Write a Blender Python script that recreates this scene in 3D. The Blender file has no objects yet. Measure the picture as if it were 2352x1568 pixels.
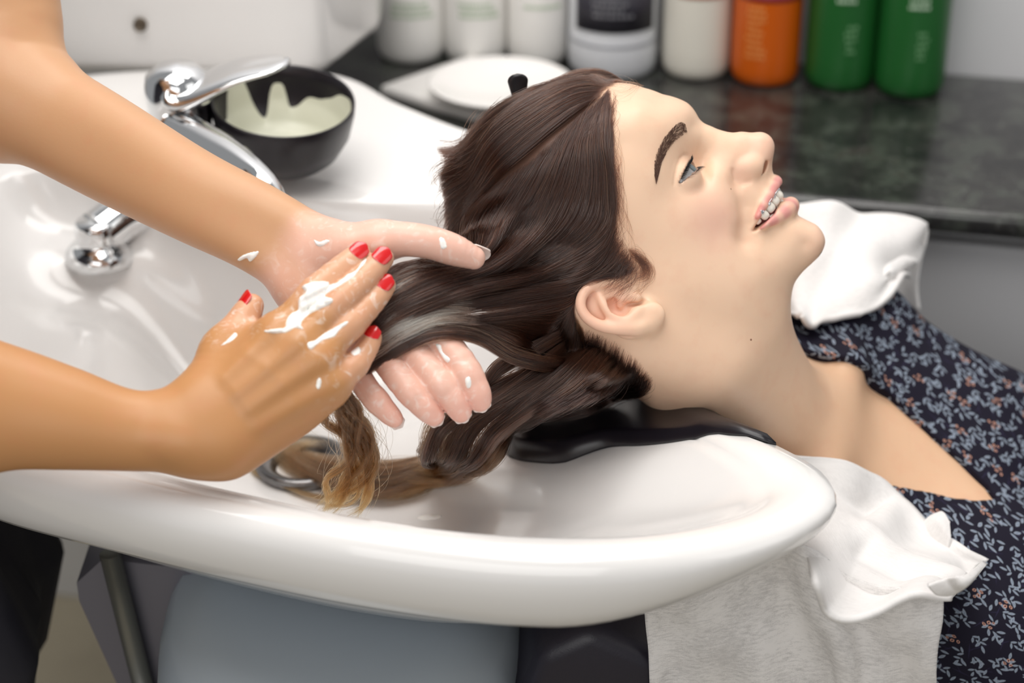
import bpy, bmesh, math, random
import numpy as np
from mathutils import Vector, Matrix
from mathutils.bvhtree import BVHTree

C = bpy.context.scene
COL = C.collection
random.seed(7)
RNG = np.random.default_rng(7)

# ------------------------------------------------------------------ camera
PITCH = math.radians(28.0)
CAM_Z = 1.5
FPX = 4573.3
FACE_H = 0.0012
STY_H = 0.00138
cam_data = bpy.data.cameras.new('camera')
cam_data.lens = 70.0
cam_data.sensor_width = 36.0
cam_data.clip_start = 0.05
cam_data.dof.use_dof = True
cam_data.dof.focus_distance = 1.275
cam_data.dof.aperture_fstop = 4.2
cam = bpy.data.objects.new('camera', cam_data)
COL.objects.link(cam)
cam.location = (0, 0, CAM_Z)
cam.rotation_euler = (math.pi / 2 - PITCH, 0, 0)
C.camera = cam

# ------------------------------------------------------------------ light
world = bpy.data.worlds.new('salon_light')
C.world = world
world.use_nodes = True
bg = world.node_tree.nodes['Background']
bg.inputs[0].default_value = (0.98, 0.99, 1.0, 1)
bg.inputs[1].default_value = 0.32

def area(name, loc, target, size, power, color=(1, 1, 1), size_y=None):
    l = bpy.data.lights.new(name, 'AREA')
    l.energy = power
    l.color = color
    l.size = size
    if size_y:
        l.shape = 'RECTANGLE'
        l.size_y = size_y
    o = bpy.data.objects.new(name, l)
    COL.objects.link(o)
    o.location = loc
    d = Vector(target) - Vector(loc)
    o.rotation_euler = d.to_track_quat('-Z', 'Y').to_euler()
    return o

area('ceiling_light', (-0.35, 0.75, 2.75), (0.0, 1.2, 0.9), 1.7, 30, (1.0, 0.968, 0.93), 1.2)
area('back_fill_light', (0.1, 1.75, 2.6), (0.1, 1.75, 0.0), 1.2, 18, (1.0, 0.972, 0.94), 0.8)  # unseen overhead fill, added to brighten wall, box and bottles
area('front_fill_light', (-0.5, -0.9, 1.75), (0.0, 1.1, 0.85), 1.6, 15, (1.0, 0.985, 0.97), 1.2)  # soft frontal fill added behind the camera for pedestal and near rim
area('window_light', (1.9, 0.1, 2.1), (0.1, 1.2, 0.9), 1.3, 6, (1.0, 0.98, 0.95), 1.3)

C.view_settings.view_transform = 'Standard'
C.view_settings.look = 'None'
C.view_settings.gamma = 1.0
C.view_settings.use_curve_mapping = False
C.view_settings.exposure = -0.10

# ------------------------------------------------------------------ measuring helpers
CP, SP = math.cos(PITCH), math.sin(PITCH)
V_R = np.array([1.0, 0, 0])
V_U = np.array([0, SP, CP])
V_F = np.array([0, CP, -SP])
EYE = np.array([0, 0, CAM_Z])

def ray(px, py):
    return V_F + V_R * ((px - 1176) / FPX) + V_U * ((784 - py) / FPX)

def at(px, py, d):
    """point on the sight line through a pixel, d metres along the lens axis"""
    return EYE + ray(px, py) * d

def onz(px, py, z):
    r = ray(px, py)
    return EYE + r * ((z - CAM_Z) / r[2])

def ony(px, py, y):
    r = ray(px, py)
    return EYE + r * (y / r[1])

def onplane(px, py, o, n):
    r = ray(px, py)
    return EYE + r * (np.dot(o - EYE, n) / np.dot(r, n))

def unit(v):
    v = np.asarray(v, float)
    return v / np.linalg.norm(v)

def smooth01(t):
    t = np.clip(t, 0, 1)
    return t * t * (3 - 2 * t)

def catmull(P, n, closed=False):
    """n points along a Catmull-Rom curve through P (rows of any width)"""
    P = np.asarray(P, float)
    m = len(P)
    segs = m if closed else m - 1
    t = np.linspace(0, segs, n, endpoint=not closed)
    i = np.minimum(t.astype(int), segs - 1)
    f = (t - i)[:, None]
    if closed:
        g = lambda k: P[(i + k) % m]
        p0, p1, p2, p3 = g(-1), g(0), g(1), g(2)
    else:
        Q = np.vstack([2 * P[0] - P[1], P, 2 * P[-1] - P[-2]])
        p0, p1, p2, p3 = Q[i], Q[i + 1], Q[i + 2], Q[i + 3]
    return 0.5 * (2 * p1 + (p2 - p0) * f + (2 * p0 - 5 * p1 + 4 * p2 - p3) * f ** 2 + (3 * p1 - p0 - 3 * p2 + p3) * f ** 3)

def resample(P, n, closed=False):
    D = catmull(P, 40 * len(P), closed)
    if closed:
        D = np.vstack([D, D[:1]])
    s = np.concatenate([[0], np.cumsum(np.linalg.norm(np.diff(D[:, :2] if D.shape[1] > 3 else D, axis=0), axis=1))])
    t = np.linspace(0, s[-1], n, endpoint=not closed)
    return np.stack([np.interp(t, s, D[:, k]) for k in range(D.shape[1])], 1)

# ------------------------------------------------------------------ objects
def tag(o, label=None, cat=None, group=None, kind=None):
    if label: o['label'] = label
    if cat: o['category'] = cat
    if group: o['group'] = group
    if kind: o['kind'] = kind
    return o

def thing(name, loc, label, cat, group=None):
    o = bpy.data.objects.new(name, None)
    o.empty_display_size = 0.03
    COL.objects.link(o)
    o.location = Vector([float(a) for a in loc])
    return tag(o, label, cat, group)

def adopt(o, parent):
    if parent is not None:
        off = Vector((0, 0, 0))
        p = parent
        while p is not None:
            off += p.location
            p = p.parent
        o.parent = parent
        o.matrix_parent_inverse = Matrix.Translation(-off) if parent.parent is None else Matrix()
    return o

def mk(name, V, Fq, mat=None, parent=None, smooth=True, label=None):
    V = np.asarray(V, np.float32).reshape(-1, 3)
    me = bpy.data.meshes.new(name)
    if isinstance(Fq, np.ndarray):
        nf, w = Fq.shape
        me.vertices.add(len(V))
        me.vertices.foreach_set('co', V.ravel())
        me.loops.add(nf * w)
        me.loops.foreach_set('vertex_index', Fq.astype(np.int32).ravel())
        me.polygons.add(nf)
        me.polygons.foreach_set('loop_start', np.arange(0, nf * w, w, dtype=np.int32))
        me.update(calc_edges=True)
    else:
        me.from_pydata(V.tolist(), [], [list(map(int, f)) for f in Fq])
    me.validate()
    if smooth:
        me.polygons.foreach_set('use_smooth', np.ones(len(me.polygons), bool))
    if mat:
        for m in (mat if isinstance(mat, (list, tuple)) else [mat]):
            me.materials.append(m)
    o = bpy.data.objects.new(name, me)
    COL.objects.link(o)
    adopt(o, parent)
    if label: o['label'] = label
    return o

def grid_faces(nu, nv, cu=False, cv=False):
    F = []
    for i in range(nu if cu else nu - 1):
        for j in range(nv if cv else nv - 1):
            a, b = i, (i + 1) % nu
            c, d = j, (j + 1) % nv
            F.append((a * nv + c, b * nv + c, b * nv + d, a * nv + d))
    return np.array(F)

def tube_mesh(P, R, seg=12, cap=True):
    """swept round tube, returns verts, faces"""
    P = np.asarray(P, float)
    n = len(P)
    R = np.broadcast_to(np.asarray(R, float), (n,)) if np.ndim(R) < 2 else R
    T = np.gradient(P, axis=0)
    T /= np.linalg.norm(T, axis=1)[:, None] + 1e-12
    up = np.array([0, 0, 1.0]) if abs(T[0][2]) < 0.9 else np.array([1.0, 0, 0])
    N = np.zeros_like(P)
    v = up - T[0] * np.dot(up, T[0])
    for i in range(n):
        v = v - T[i] * np.dot(v, T[i])
        v /= np.linalg.norm(v)
        N[i] = v
    B = np.cross(T, N)
    a = np.linspace(0, 2 * math.pi, seg, endpoint=False)
    V = P[:, None] + R[:, None, None] * (np.cos(a)[None, :, None] * N[:, None] + np.sin(a)[None, :, None] * B[:, None])
    V = V.reshape(-1, 3)
    F = [tuple(f) for f in grid_faces(n, seg, False, True)]
    if cap:
        V = np.vstack([V, P[0], P[-1]])
        m = len(V)
        for j in range(seg):
            k = (j + 1) % seg
            F.append((m - 2, k, j))
            F.append((m - 1, (n - 1) * seg + j, (n - 1) * seg + k))
    return V, F

def lathe(prof, seg=40, c=(0, 0, 0), sx=1.0, sy=1.0):
    prof = np.asarray(prof, float)
    a = np.linspace(0, 2 * math.pi, seg, endpoint=False)
    V = []
    for r, z in prof:
        V.append(np.stack([c[0] + r * sx * np.cos(a), c[1] + r * sy * np.sin(a), np.full(seg, c[2] + z)], 1))
    V = np.vstack(V)
    F = [tuple(f) for f in grid_faces(len(prof), seg, False, True)]
    # orientation outward for profiles that run upward
    F = [f[::-1] for f in F]
    return V, F

def bev_box(name, lo, hi, mat, parent=None, bev=0.004, rot=None, piv=None, seg=3):
    bm = bmesh.new()
    bmesh.ops.create_cube(bm, size=1)
    lo, hi = np.array(lo, float), np.array(hi, float)
    for v in bm.verts:
        v.co = Vector((lo + hi) / 2 + np.array(v.co) * (hi - lo))
    bmesh.ops.bevel(bm, geom=bm.edges[:], offset=bev, segments=seg, affect='EDGES', profile=0.5)
    if rot is not None:
        bmesh.ops.rotate(bm, verts=bm.verts[:], cent=Vector(piv if piv is not None else (lo + hi) / 2), matrix=rot)
    me = bpy.data.meshes.new(name)
    bm.to_mesh(me)
    bm.free()
    me.polygons.foreach_set('use_smooth', np.ones(len(me.polygons), bool))
    o = bpy.data.objects.new(name, me)
    COL.objects.link(o)
    if mat: me.materials.append(mat)
    sm = o.modifiers.new('n', 'WEIGHTED_NORMAL') if False else None
    return adopt(o, parent)

def prism(name, poly, z0, z1, mat, parent=None, bev=0.006, seg=4):
    bm = bmesh.new()
    b = [bm.verts.new((x, y, z0)) for x, y in poly]
    f = bm.faces.new(b)
    r = bmesh.ops.extrude_face_region(bm, geom=[f])
    for v in r['geom']:
        if isinstance(v, bmesh.types.BMVert):
            v.co.z = z1
    bmesh.ops.recalc_face_normals(bm, faces=bm.faces[:])
    bmesh.ops.bevel(bm, geom=bm.edges[:], offset=bev, segments=seg, affect='EDGES', profile=0.5)
    me = bpy.data.meshes.new(name)
    bm.to_mesh(me)
    bm.free()
    me.polygons.foreach_set('use_smooth', np.ones(len(me.polygons), bool))
    if mat: me.materials.append(mat)
    o = bpy.data.objects.new(name, me)
    COL.objects.link(o)
    return adopt(o, parent)

# ------------------------------------------------------------------ materials
class NT:
    def __init__(s, name):
        s.m = bpy.data.materials.new(name)
        s.m.use_nodes = True
        s.t = s.m.node_tree
        s.b = s.t.nodes['Principled BSDF']
        s.out = s.t.nodes['Material Output']
    def n(s, kind, **kw):
        x = s.t.nodes.new(kind)
        for k, v in kw.items():
            setattr(x, k, v)
        return x
    def l(s, a, b):
        s.t.links.new(a, b)
    def set(s, **kw):
        for k, v in kw.items():
            s.b.inputs[k.replace('_', ' ')].default_value = v
        return s
    def math(s, op, a, b=None, c=None):
        x = s.n('ShaderNodeMath', operation=op)
        for i, v in enumerate((a, b, c)):
            if v is None: continue
            if isinstance(v, (int, float)): x.inputs[i].default_value = v
            else: s.l(v, x.inputs[i])
        return x.outputs[0]
    def noise(s, scale, detail=3, rough=0.5, vec=None, dist=0.0):
        x = s.n('ShaderNodeTexNoise')
        x.inputs['Scale'].default_value = scale
        x.inputs['Detail'].default_value = detail
        x.inputs['Roughness'].default_value = rough
        x.inputs['Distortion'].default_value = dist
        s.l(vec if vec is not None else s.obj(), x.inputs['Vector'])
        return x
    def obj(s):
        if not hasattr(s, '_tc'):
            s._tc = s.n('ShaderNodeTexCoord')
        return s._tc.outputs['Object']
    def uv(s):
        s.obj()
        return s._tc.outputs['UV']
    def ramp(s, fac, stops, interp='LINEAR'):
        x = s.n('ShaderNodeValToRGB')
        x.color_ramp.interpolation = interp
        e = x.color_ramp.elements
        while len(e) < len(stops): e.new(0.5)
        for k, (p, c) in enumerate(stops):
            e[k].position = p
            e[k].color = (*c, 1) if len(c) == 3 else c
        s.l(fac, x.inputs[0])
        return x.outputs[0]
    def mix(s, fac, a, b, mode='MIX'):
        x = s.n('ShaderNodeMix', data_type='RGBA', blend_type=mode)
        for i, v in ((0, fac), (6, a), (7, b)):
            if isinstance(v, (int, float)): x.inputs[i].default_value = v
            elif isinstance(v, tuple): x.inputs[i].default_value = (*v, 1) if len(v) == 3 else v
            else: s.l(v, x.inputs[i])
        return x.outputs[2]
    def bump(s, h, strength=0.3, dist=0.001):
        x = s.n('ShaderNodeBump')
        x.inputs['Strength'].default_value = strength
        x.inputs['Distance'].default_value = dist
        s.l(h, x.inputs['Height'])
        s.l(x.outputs[0], s.b.inputs['Normal'])
        return x

def srgb(r, g, b):
    f = lambda c: (c / 255 / 12.92) if c / 255 <= 0.04045 else ((c / 255 + 0.055) / 1.055) ** 2.4
    return (f(r), f(g), f(b))

def plain(name, col, rough=0.5, metal=0.0, **kw):
    t = NT(name)
    t.set(Base_Color=(*col, 1), Roughness=rough, Metallic=metal)
    for k, v in kw.items():
        t.b.inputs[k.replace('_', ' ')].default_value = v
    return t.m

def mottled(name, col, rough=0.5, metal=0.0, scale=40, amt=0.08, bump=0.0, bscale=300, **kw):
    t = NT(name)
    t.set(Roughness=rough, Metallic=metal)
    n = t.noise(scale, 4)
    d = tuple(c * (1 - amt) for c in col)
    e = tuple(min(1, c * (1 + amt)) for c in col)
    t.l(t.ramp(n.outputs[0], [(0.3, d), (0.7, e)]), t.b.inputs['Base Color'])
    if bump:
        t.bump(t.noise(bscale, 3).outputs[0], bump, 0.0006)
    for k, v in kw.items():
        t.b.inputs[k.replace('_', ' ')].default_value = v
    return t.m

# ------------------------------------------------------------------ signed distance sculpting
def smin(a, b, k):
    if k <= 0: return np.minimum(a, b)
    h = np.maximum(k - np.abs(a - b), 0) / k
    return np.minimum(a, b) - h * h * k * 0.25

class Sculpt:
    PAD = 0.0165
    KP = 0.9
    def __init__(s):
        s.ops = []
    def op(s, fn, lo, hi, k=0.004, mode='u'):
        s.ops.append((fn, np.asarray(lo, float), np.asarray(hi, float), k, mode))
    def cone(s, a, b, ra, rb, k=0.004, mode='u', flat=None):
        a, b = np.asarray(a, float), np.asarray(b, float)
        ba = b - a
        l2 = max(np.dot(ba, ba), 1e-12)
        def fn(P):
            pa = P - a
            t = np.clip(pa @ ba / l2, 0, 1)
            d = pa - t[:, None] * ba
            if flat is not None:      # flatten along one direction
                ax, fac = flat
                d = d + (d @ ax)[:, None] * ax * (fac - 1)
            return np.sqrt((d * d).sum(1)) - (ra + (rb - ra) * t)
        r = max(ra, rb)
        s.op(fn, np.minimum(a, b) - r, np.maximum(a, b) + r, k, mode)
    def tube(s, pts, radii, k=0.004, ks=None, mode='u'):
        pts = [np.asarray(p, float) for p in pts]
        A = np.array(pts[:-1]); B = np.array(pts[1:])
        R = list(radii)
        r = max(R)
        slo = np.minimum(A, B) - r - s.PAD - k * s.KP; shi = np.maximum(A, B) + r + s.PAD + k * s.KP
        def fn(P):
            f = None
            lo_, hi_ = P.min(0), P.max(0)
            near_ = np.nonzero(~((slo > hi_).any(1) | (shi < lo_).any(1)))[0]
            if not len(near_): return np.full(len(P), 1.0)
            for i in near_:
                ba = B[i] - A[i]
                l2 = max(np.dot(ba, ba), 1e-12)
                pa = P - A[i]
                t = np.clip(pa @ ba / l2, 0, 1)
                d = pa - t[:, None] * ba
                d = np.sqrt((d * d).sum(1)) - (R[i] + (R[i + 1] - R[i]) * t)
                f = d if f is None else smin(f, d, ks if ks is not None else 0.25 * r)
            return f
        q = np.array(pts)
        s.op(fn, q.min(0) - r, q.max(0) + r, k, mode)
    def limb(s, pts, radii, k=0.01, n=16):
        D = catmull(np.column_stack([np.array(pts), np.asarray(radii)]), n)
        s.tube(list(D[:, :3]), list(D[:, 3]), k, 0)
    def ell(s, c, axes, rad, k=0.006, mode='u'):
        c = np.asarray(c, float)
        M = np.array([unit(a) for a in axes])
        rad = np.asarray(rad, float)
        def fn(P):
            q = (P - c) @ M.T
            k0 = np.sqrt(((q / rad) ** 2).sum(1))
            k1 = np.sqrt(((q / rad ** 2) ** 2).sum(1)) + 1e-9
            return k0 * (k0 - 1) / k1
        ext = np.sqrt(((M * rad[:, None]) ** 2).sum(0))
        s.op(fn, c - ext - k * .9, c + ext + k * .9, k, mode)
    def __call__(s, P, init=0.06):
        F = np.full(len(P), init)
        lo, hi = P.min(0), P.max(0)
        for fn, a, b, k, mode in s.ops:
            pad = s.PAD + k * s.KP
            if (a - pad > hi).any() or (b + pad < lo).any():
                continue
            m = ((P > a - pad) & (P < b + pad)).all(1)
            idx = np.nonzero(m)[0]
            if not len(idx): continue
            d = fn(P[idx])
            f = F[idx]
            if mode == 'u': F[idx] = smin(f, d, k)
            elif mode == 's': F[idx] = -smin(-f, d, k)
            elif mode == 'i': F[idx] = -smin(-f, -d, k)
        return F

def mesh_sdf(ev, lo, hi, h, B=8, proj=2, slack=1.35):
    """sparse surface nets of ev(P) < 0"""
    lo, hi = np.asarray(lo, float), np.asarray(hi, float)
    nb = np.ceil((hi - lo) / (h * B)).astype(int)
    ii = np.stack(np.meshgrid(*[np.arange(n) for n in nb], indexing='ij'), -1).reshape(-1, 3)
    def spread(x):
        x = x.astype(np.int64) & 1023
        x = (x | (x << 16)) & 0x030000FF; x = (x | (x << 8)) & 0x0300F00F; x = (x | (x << 4)) & 0x030C30C3
        return (x | (x << 2)) & 0x09249249
    ii = ii[np.argsort(spread(ii[:, 0]) | (spread(ii[:, 1]) << 1) | (spread(ii[:, 2]) << 2))]      # compact chunks
    cen = lo + (ii + 0.5) * B * h
    F = np.concatenate([ev(c) for c in np.array_split(cen, max(1, len(cen) // 1500))])
    act = np.abs(F) < B * h * 0.866 * slack + 0.0015
    ii = ii[act]
    loc = np.stack(np.meshgrid(*[np.arange(B + 1)] * 3, indexing='ij'), -1).reshape(-1, 3)
    N1 = B + 1
    VV, KK, QQ = [], [], []
    stride = (nb * B + 4).astype(np.int64)
    key = lambda c: ((c[..., 0] + 1) * stride[1] + c[..., 1] + 1) * stride[2] + c[..., 2] + 1
    corner = np.array([(a, b, c) for a in (0, 1) for b in (0, 1) for c in (0, 1)])
    edges = [(a, b) for a in range(8) for b in range(a + 1, 8) if np.abs(corner[a] - corner[b]).sum() == 1]
    for chunk in np.array_split(ii, max(1, len(ii) // 40)):
        if not len(chunk): continue
        g = chunk[:, None] * B + loc[None]
        P = lo + g.reshape(-1, 3) * h
        f = ev(P).reshape(len(chunk), N1, N1, N1)
        s = f < 0
        cs = np.stack([s[:, a:a + B, b:b + B, c:c + B] for a, b, c in corner], -1)
        mixed = cs.any(-1) & ~cs.all(-1)
        b_, i_, j_, k_ = np.nonzero(mixed)
        if not len(b_): continue
        cf = np.stack([f[b_, i_ + a, j_ + b, k_ + c] for a, b, c in corner], -1)
        acc = np.zeros((len(b_), 3)); cnt = np.zeros(len(b_))
        for a, b in edges:
            fa, fb = cf[:, a], cf[:, b]
            m = (fa < 0) != (fb < 0)
            t = np.where(m, fa / np.where(m, fa - fb, 1), 0)
            p = corner[a] + t[:, None] * (corner[b] - corner[a])
            acc += p * m[:, None]; cnt += m
        gc = chunk[b_] * B + np.stack([i_, j_, k_], 1)
        VV.append(lo + (gc + acc / cnt[:, None]) * h)
        KK.append(key(gc))
        for ax in range(3):
            d = np.eye(3, dtype=int)[ax]
            s0 = s[:, :B, :B, :B]
            s1 = s[:, d[0]:d[0] + B, d[1]:d[1] + B, d[2]:d[2] + B]
            eb, ei, ej, ek = np.nonzero(s0 != s1)
            if not len(eb): continue
            gn = chunk[eb] * B + np.stack([ei, ej, ek], 1)
            u = np.eye(3, dtype=int)[(ax + 1) % 3]; v = np.eye(3, dtype=int)[(ax + 2) % 3]
            q = np.stack([key(gn - u - v), key(gn - v), key(gn), key(gn - u)], 1)
            flip = ~s0[eb, ei, ej, ek]
            q[flip] = q[flip][:, ::-1]
            QQ.append(q)
    V = np.vstack(VV); K = np.concatenate(KK); Q = np.vstack(QQ)
    o = np.argsort(K); K = K[o]; V = V[o]
    idx = np.searchsorted(K, Q); idx = np.minimum(idx, len(K) - 1)
    ok = (K[idx] == Q).all(1)
    Q = idx[ok]
    used = np.zeros(len(V), bool); used[Q.ravel()] = True
    remap = np.cumsum(used) - 1
    V = V[used]; Q = remap[Q]
    # relax, then project back on the surface
    def relax(V):
        S = np.zeros_like(V); n = np.zeros(len(V))
        for a in range(4):
            b = (a + 1) % 4
            np.add.at(S, Q[:, a], V[Q[:, b]]); np.add.at(n, Q[:, a], 1)
            np.add.at(S, Q[:, b], V[Q[:, a]]); np.add.at(n, Q[:, b], 1)
        return V + 0.5 * (S / np.maximum(n, 1)[:, None] - V)
    for it in range(proj):
        V = relax(V)
        e = h * 0.45
        out = []
        for c in np.array_split(V, max(1, len(V) // 12000)):
            f0 = ev(c)
            g = np.stack([ev(c + d) - ev(c - d) for d in np.eye(3) * e], 1) / (2 * e)
            g2 = np.maximum((g * g).sum(1), 0.15)
            st = (f0 / g2)[:, None] * g
            l = np.linalg.norm(st, axis=1)[:, None]
            st *= np.minimum(1, h / np.maximum(l, 1e-9))
            out.append(c - st)
        V = np.vstack(out)
    return V, Q

def smooth_mesh(V, Q, mask, n):
    """Laplacian smoothing where mask is above 0"""
    i = np.concatenate([Q[:, a] for a in range(4)] * 2); j = np.concatenate([Q[:, (a + 1) % 4] for a in range(4)] + [Q[:, (a - 1) % 4] for a in range(4)])
    cnt_ = np.maximum(np.bincount(i, minlength=len(V)), 1)
    for it in range(n):
        S = np.stack([np.bincount(i, V[j, k], len(V)) for k in range(3)], 1) / cnt_[:, None]
        f = .6 if it % 2 == 0 else -.58
        V = V + (S - V) * (mask * (f if it < n - 4 else .5))[:, None]
    return V

def bvh_of(*objs):
    V, F, o0 = [], [], 0
    for o in objs:
        me = o.data
        n = len(me.vertices)
        co = np.zeros(n * 3, np.float32); me.vertices.foreach_get('co', co)
        V.append(co.reshape(-1, 3))
        F += [[i + o0 for i in p.vertices] for p in me.polygons]
        o0 += n
    return BVHTree.FromPolygons(np.vstack(V).tolist(), F)

def hit(bvh, px, py, off=0.0):
    """where a sight line meets a surface; off lifts along the surface normal"""
    r = unit(ray(px, py))
    p, n, i, d = bvh.ray_cast(Vector(EYE), Vector(r))
    if p is None:
        return None, None
    n = np.array(n)
    if np.dot(n, r) > 0: n = -n
    return np.array(p) + n * off, n

def vcol(o, name, cols):
    a = o.data.attributes.new(name, 'FLOAT_COLOR', 'POINT')
    c = np.ones((len(cols), 4), np.float32)
    c[:, :3] = cols
    a.data.foreach_set('color', c.ravel())

# ================================================================== SETTING
A13 = math.radians(-12.5)
CX, CY = math.cos(A13), math.sin(A13)          # along the counter
NX, NY = -CY, CX                               # towards the wall
def cnt(a, b):
    """counter plan: a along it, b from its front edge to the wall"""
    return (0.2466 + a * CX + b * NX, 1.583 + a * CY + b * NY)
ZC = 0.80

m_wall = mottled('painted_wall', srgb(232, 232, 234), 0.85, scale=6, amt=0.03)
m_floor = NT('beige_floor')
m_floor.set(Roughness=0.6)
nf_ = m_floor.noise(5, 5, 0.6)
m_floor.l(m_floor.ramp(nf_.outputs[0], [(0.3, srgb(158, 148, 128)), (0.7, srgb(178, 168, 146))]), m_floor.b.inputs['Base Color'])
m_floor = m_floor.m

floor = mk('floor', [(-2.5, -1.2, 0), (2.8, -1.2, 0), (2.8, 2.9, 0), (-2.5, 2.9, 0), (-2.5, -1.2, -.05), (2.8, -1.2, -.05), (2.8, 2.9, -.05), (-2.5, 2.9, -.05)],
           [(0, 1, 2, 3), (7, 6, 5, 4), (0, 4, 5, 1), (1, 5, 6, 2), (2, 6, 7, 3), (3, 7, 4, 0)], m_floor, smooth=False)
tag(floor, 'beige salon floor under the basin', kind='structure')
w0, w1 = cnt(-2.2, 0.345), cnt(2.2, 0.345)
w2, w3 = cnt(2.2, 0.445), cnt(-2.2, 0.445)
wall = prism('wall_back', [w0, w1, w2, w3], 0.0, 2.6, m_wall, bev=0.002, seg=1)
tag(wall, 'white painted wall behind the counter', kind='structure')

# granite counter with a rounded nose, on a pale cabinet
g = NT('black_granite')
g.set(Roughness=0.12, Specular_IOR_Level=0.6)
n1 = g.noise(26, 6, 0.62, dist=0.6)
n2 = g.noise(120, 3, 0.6)
base = g.ramp(n1.outputs[0], [(0.30, srgb(26, 26, 27)), (0.50, srgb(46, 45, 44)), (0.60, srgb(64, 68, 62)), (0.68, srgb(54, 46, 46)), (0.80, srgb(86, 88, 84))])
spk = g.ramp(n2.outputs[0], [(0.60, (0, 0, 0)), (0.72, (1, 1, 1))])
g.l(g.mix(g.math('MULTIPLY', spk, 0.35), base, srgb(120, 122, 118)), g.b.inputs['Base Color'])
m_granite = g.m
counter = thing('counter', (*cnt(0, 0.15), 0.0), 'black granite counter with rounded edge below the bottles', 'counter')
prism('worktop', [cnt(-.62, 0), cnt(.42, 0), cnt(.42, 0.344), cnt(-.62, 0.344)], ZC - 0.024, ZC, m_granite, counter, bev=0.009, seg=4)
m_cab = mottled('cabinet_grey', srgb(176, 176, 177), 0.45, scale=3, amt=0.04)
prism('cabinet', [cnt(-.24, 0.05), cnt(.40, 0.05), cnt(.40, 0.34), cnt(-.24, 0.34)], 0.08, ZC - 0.024, m_cab, counter, bev=0.003, seg=2)
prism('plinth', [cnt(-.22, 0.08), cnt(.38, 0.08), cnt(.38, 0.34), cnt(-.22, 0.34)], 0.0, 0.08, plain('plinth_dark', srgb(60, 56, 58), 0.6), counter, bev=0.002, seg=1)
m_door = mottled('cabinet_front', srgb(182, 182, 184), 0.4, scale=3, amt=0.03)
for k in range(2):
    a0 = -.23 + k * 0.31
    q = [cnt(a0 + .003, 0.032), cnt(a0 + .307, 0.032), cnt(a0 + .307, 0.05), cnt(a0 + .003, 0.05)]
    prism('drawer_front', q, ZC - 0.25, ZC - 0.045, m_door, counter, bev=0.003, seg=2)
    prism('door', q, 0.09, ZC - 0.262, m_door, counter, bev=0.003, seg=2)

# ---- bottles -------------------------------------------------------
def label_patch(r, z0, z1, a0, a1, c, mat, parent, name='label', n=20, bulge=0.0006):
    a = np.linspace(a0, a1, n)
    V = []
    for rr in (r + bulge, r + 0.0001):
        for z in (z0, z1):
            V += [(c[0] + rr * math.cos(t), c[1] + rr * math.sin(t), c[2] + z) for t in a]
    F = []
    for i in range(n - 1):
        F.append((i, i + 1, n + i + 1, n + i))
        F.append((2 * n + i, 3 * n + i, 3 * n + i + 1, 2 * n + i + 1))
        F.append((i, 2 * n + i, 2 * n + i + 1, i + 1))
        F.append((n + i, n + i + 1, 3 * n + i + 1, 3 * n + i))
    F += [(0, n, 3 * n, 2 * n), (n - 1, 3 * n - 1, 4 * n - 1, 2 * n - 1)]
    return mk(name, V, F, mat, parent)

def print_rows(r, z, a0, a1, c, mat, parent, rows, name='print', seed=0):
    """the small blurred print on a bottle: a few short raised dashes per row"""
    rg = random.Random(seed)
    V, F = [], []
    for k in range(rows):
        zz = z - k * 0.0062
        a = a0 + rg.random() * 0.08
        end = a1 - rg.random() * 0.25 * (a1 - a0)
        while a < end:
            w = 0.03 + rg.random() * 0.07
            b = len(V)
            n = 4
            for rr in (r + 0.0009, r + 0.0002):
                for q in (zz, zz + 0.0034):
                    V += [(c[0] + rr * math.cos(a + w * t / (n - 1)), c[1] + rr * math.sin(a + w * t / (n - 1)), c[2] + q) for t in range(n)]
            for i in range(n - 1):
                F.append((b + i, b + i + 1, b + n + i + 1, b + n + i))
            a += w + 0.03
    return mk(name, V, F, mat, parent)

def bottle(name, px, pyb, width_px, col, label, group=None, h=0.24, rough=0.35, cap=(0.9, 0.9, 0.9), mat=None):
    base = onz(px, pyb, ZC)
    d = np.dot(base - EYE, V_F)
    r = width_px / 2 / FPX * d
    base[1] += r * 0.9
    t = thing(name, (base[0], base[1], ZC), label, 'bottle', group)
    c = (base[0], base[1], ZC + 0.0004)
    prof = [(0.0005, 0), (r * 0.80, 0), (r * 0.90, 0.002), (r * 0.97, 0.007), (r, 0.014), (r, 0.03), (r, h * 0.4), (r, h * 0.72), (r * 0.97, h * 0.78), (r * 0.8, h * 0.86), (r * 0.45, h * 0.92), (r * 0.36, h * 0.94), (r * 0.36, h), (0.0005, h)]
    V, F = lathe(prof, 44, c)
    mk('body', V, F, mat or plain('bottle_' + name + str(len(bpy.data.materials)), col, rough), t)
    V, F = lathe([(0.0005, h - .012), (r * 0.42, h - .012), (r * 0.42, h + .03), (r * 0.38, h + .034), (r * .14, h + .036), (r * .14, h + .06), (r * .5, h + .062), (r * .5, h + .072), (0.0005, h + .073)], 28, c)
    mk('pump', V, F, plain('cap_' + name + str(len(bpy.data.materials)), cap, 0.4), t)
    return t, c, r

FRONT = math.radians(-90)
m_pale = plain('pale_print', srgb(190, 215, 188), 0.5)
# green pair
for k, (px, py, w, lab) in enumerate(((1936, 214, 162, 'green shampoo bottle beside the orange bottle'), (2098, 230, 162, 'green shampoo bottle last in the row, nearest the bare wall'))):
    t, c, r = bottle('shampoo_bottle', px, py, w, srgb(30, 92, 40), lab, 'green bottles on the counter', 0.25, 0.3, cap=srgb(20, 60, 28))
    print_rows(r, 0.098, FRONT - 0.42, FRONT + 0.30, c, m_pale, t, 2, seed=5 + k)
    print_rows(r, 0.066, FRONT - 0.1, FRONT + 0.22, c, plain('green_print', srgb(110, 160, 112), .5) if k == 0 else bpy.data.materials['green_print'], t, 5, seed=15 + k)
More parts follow.
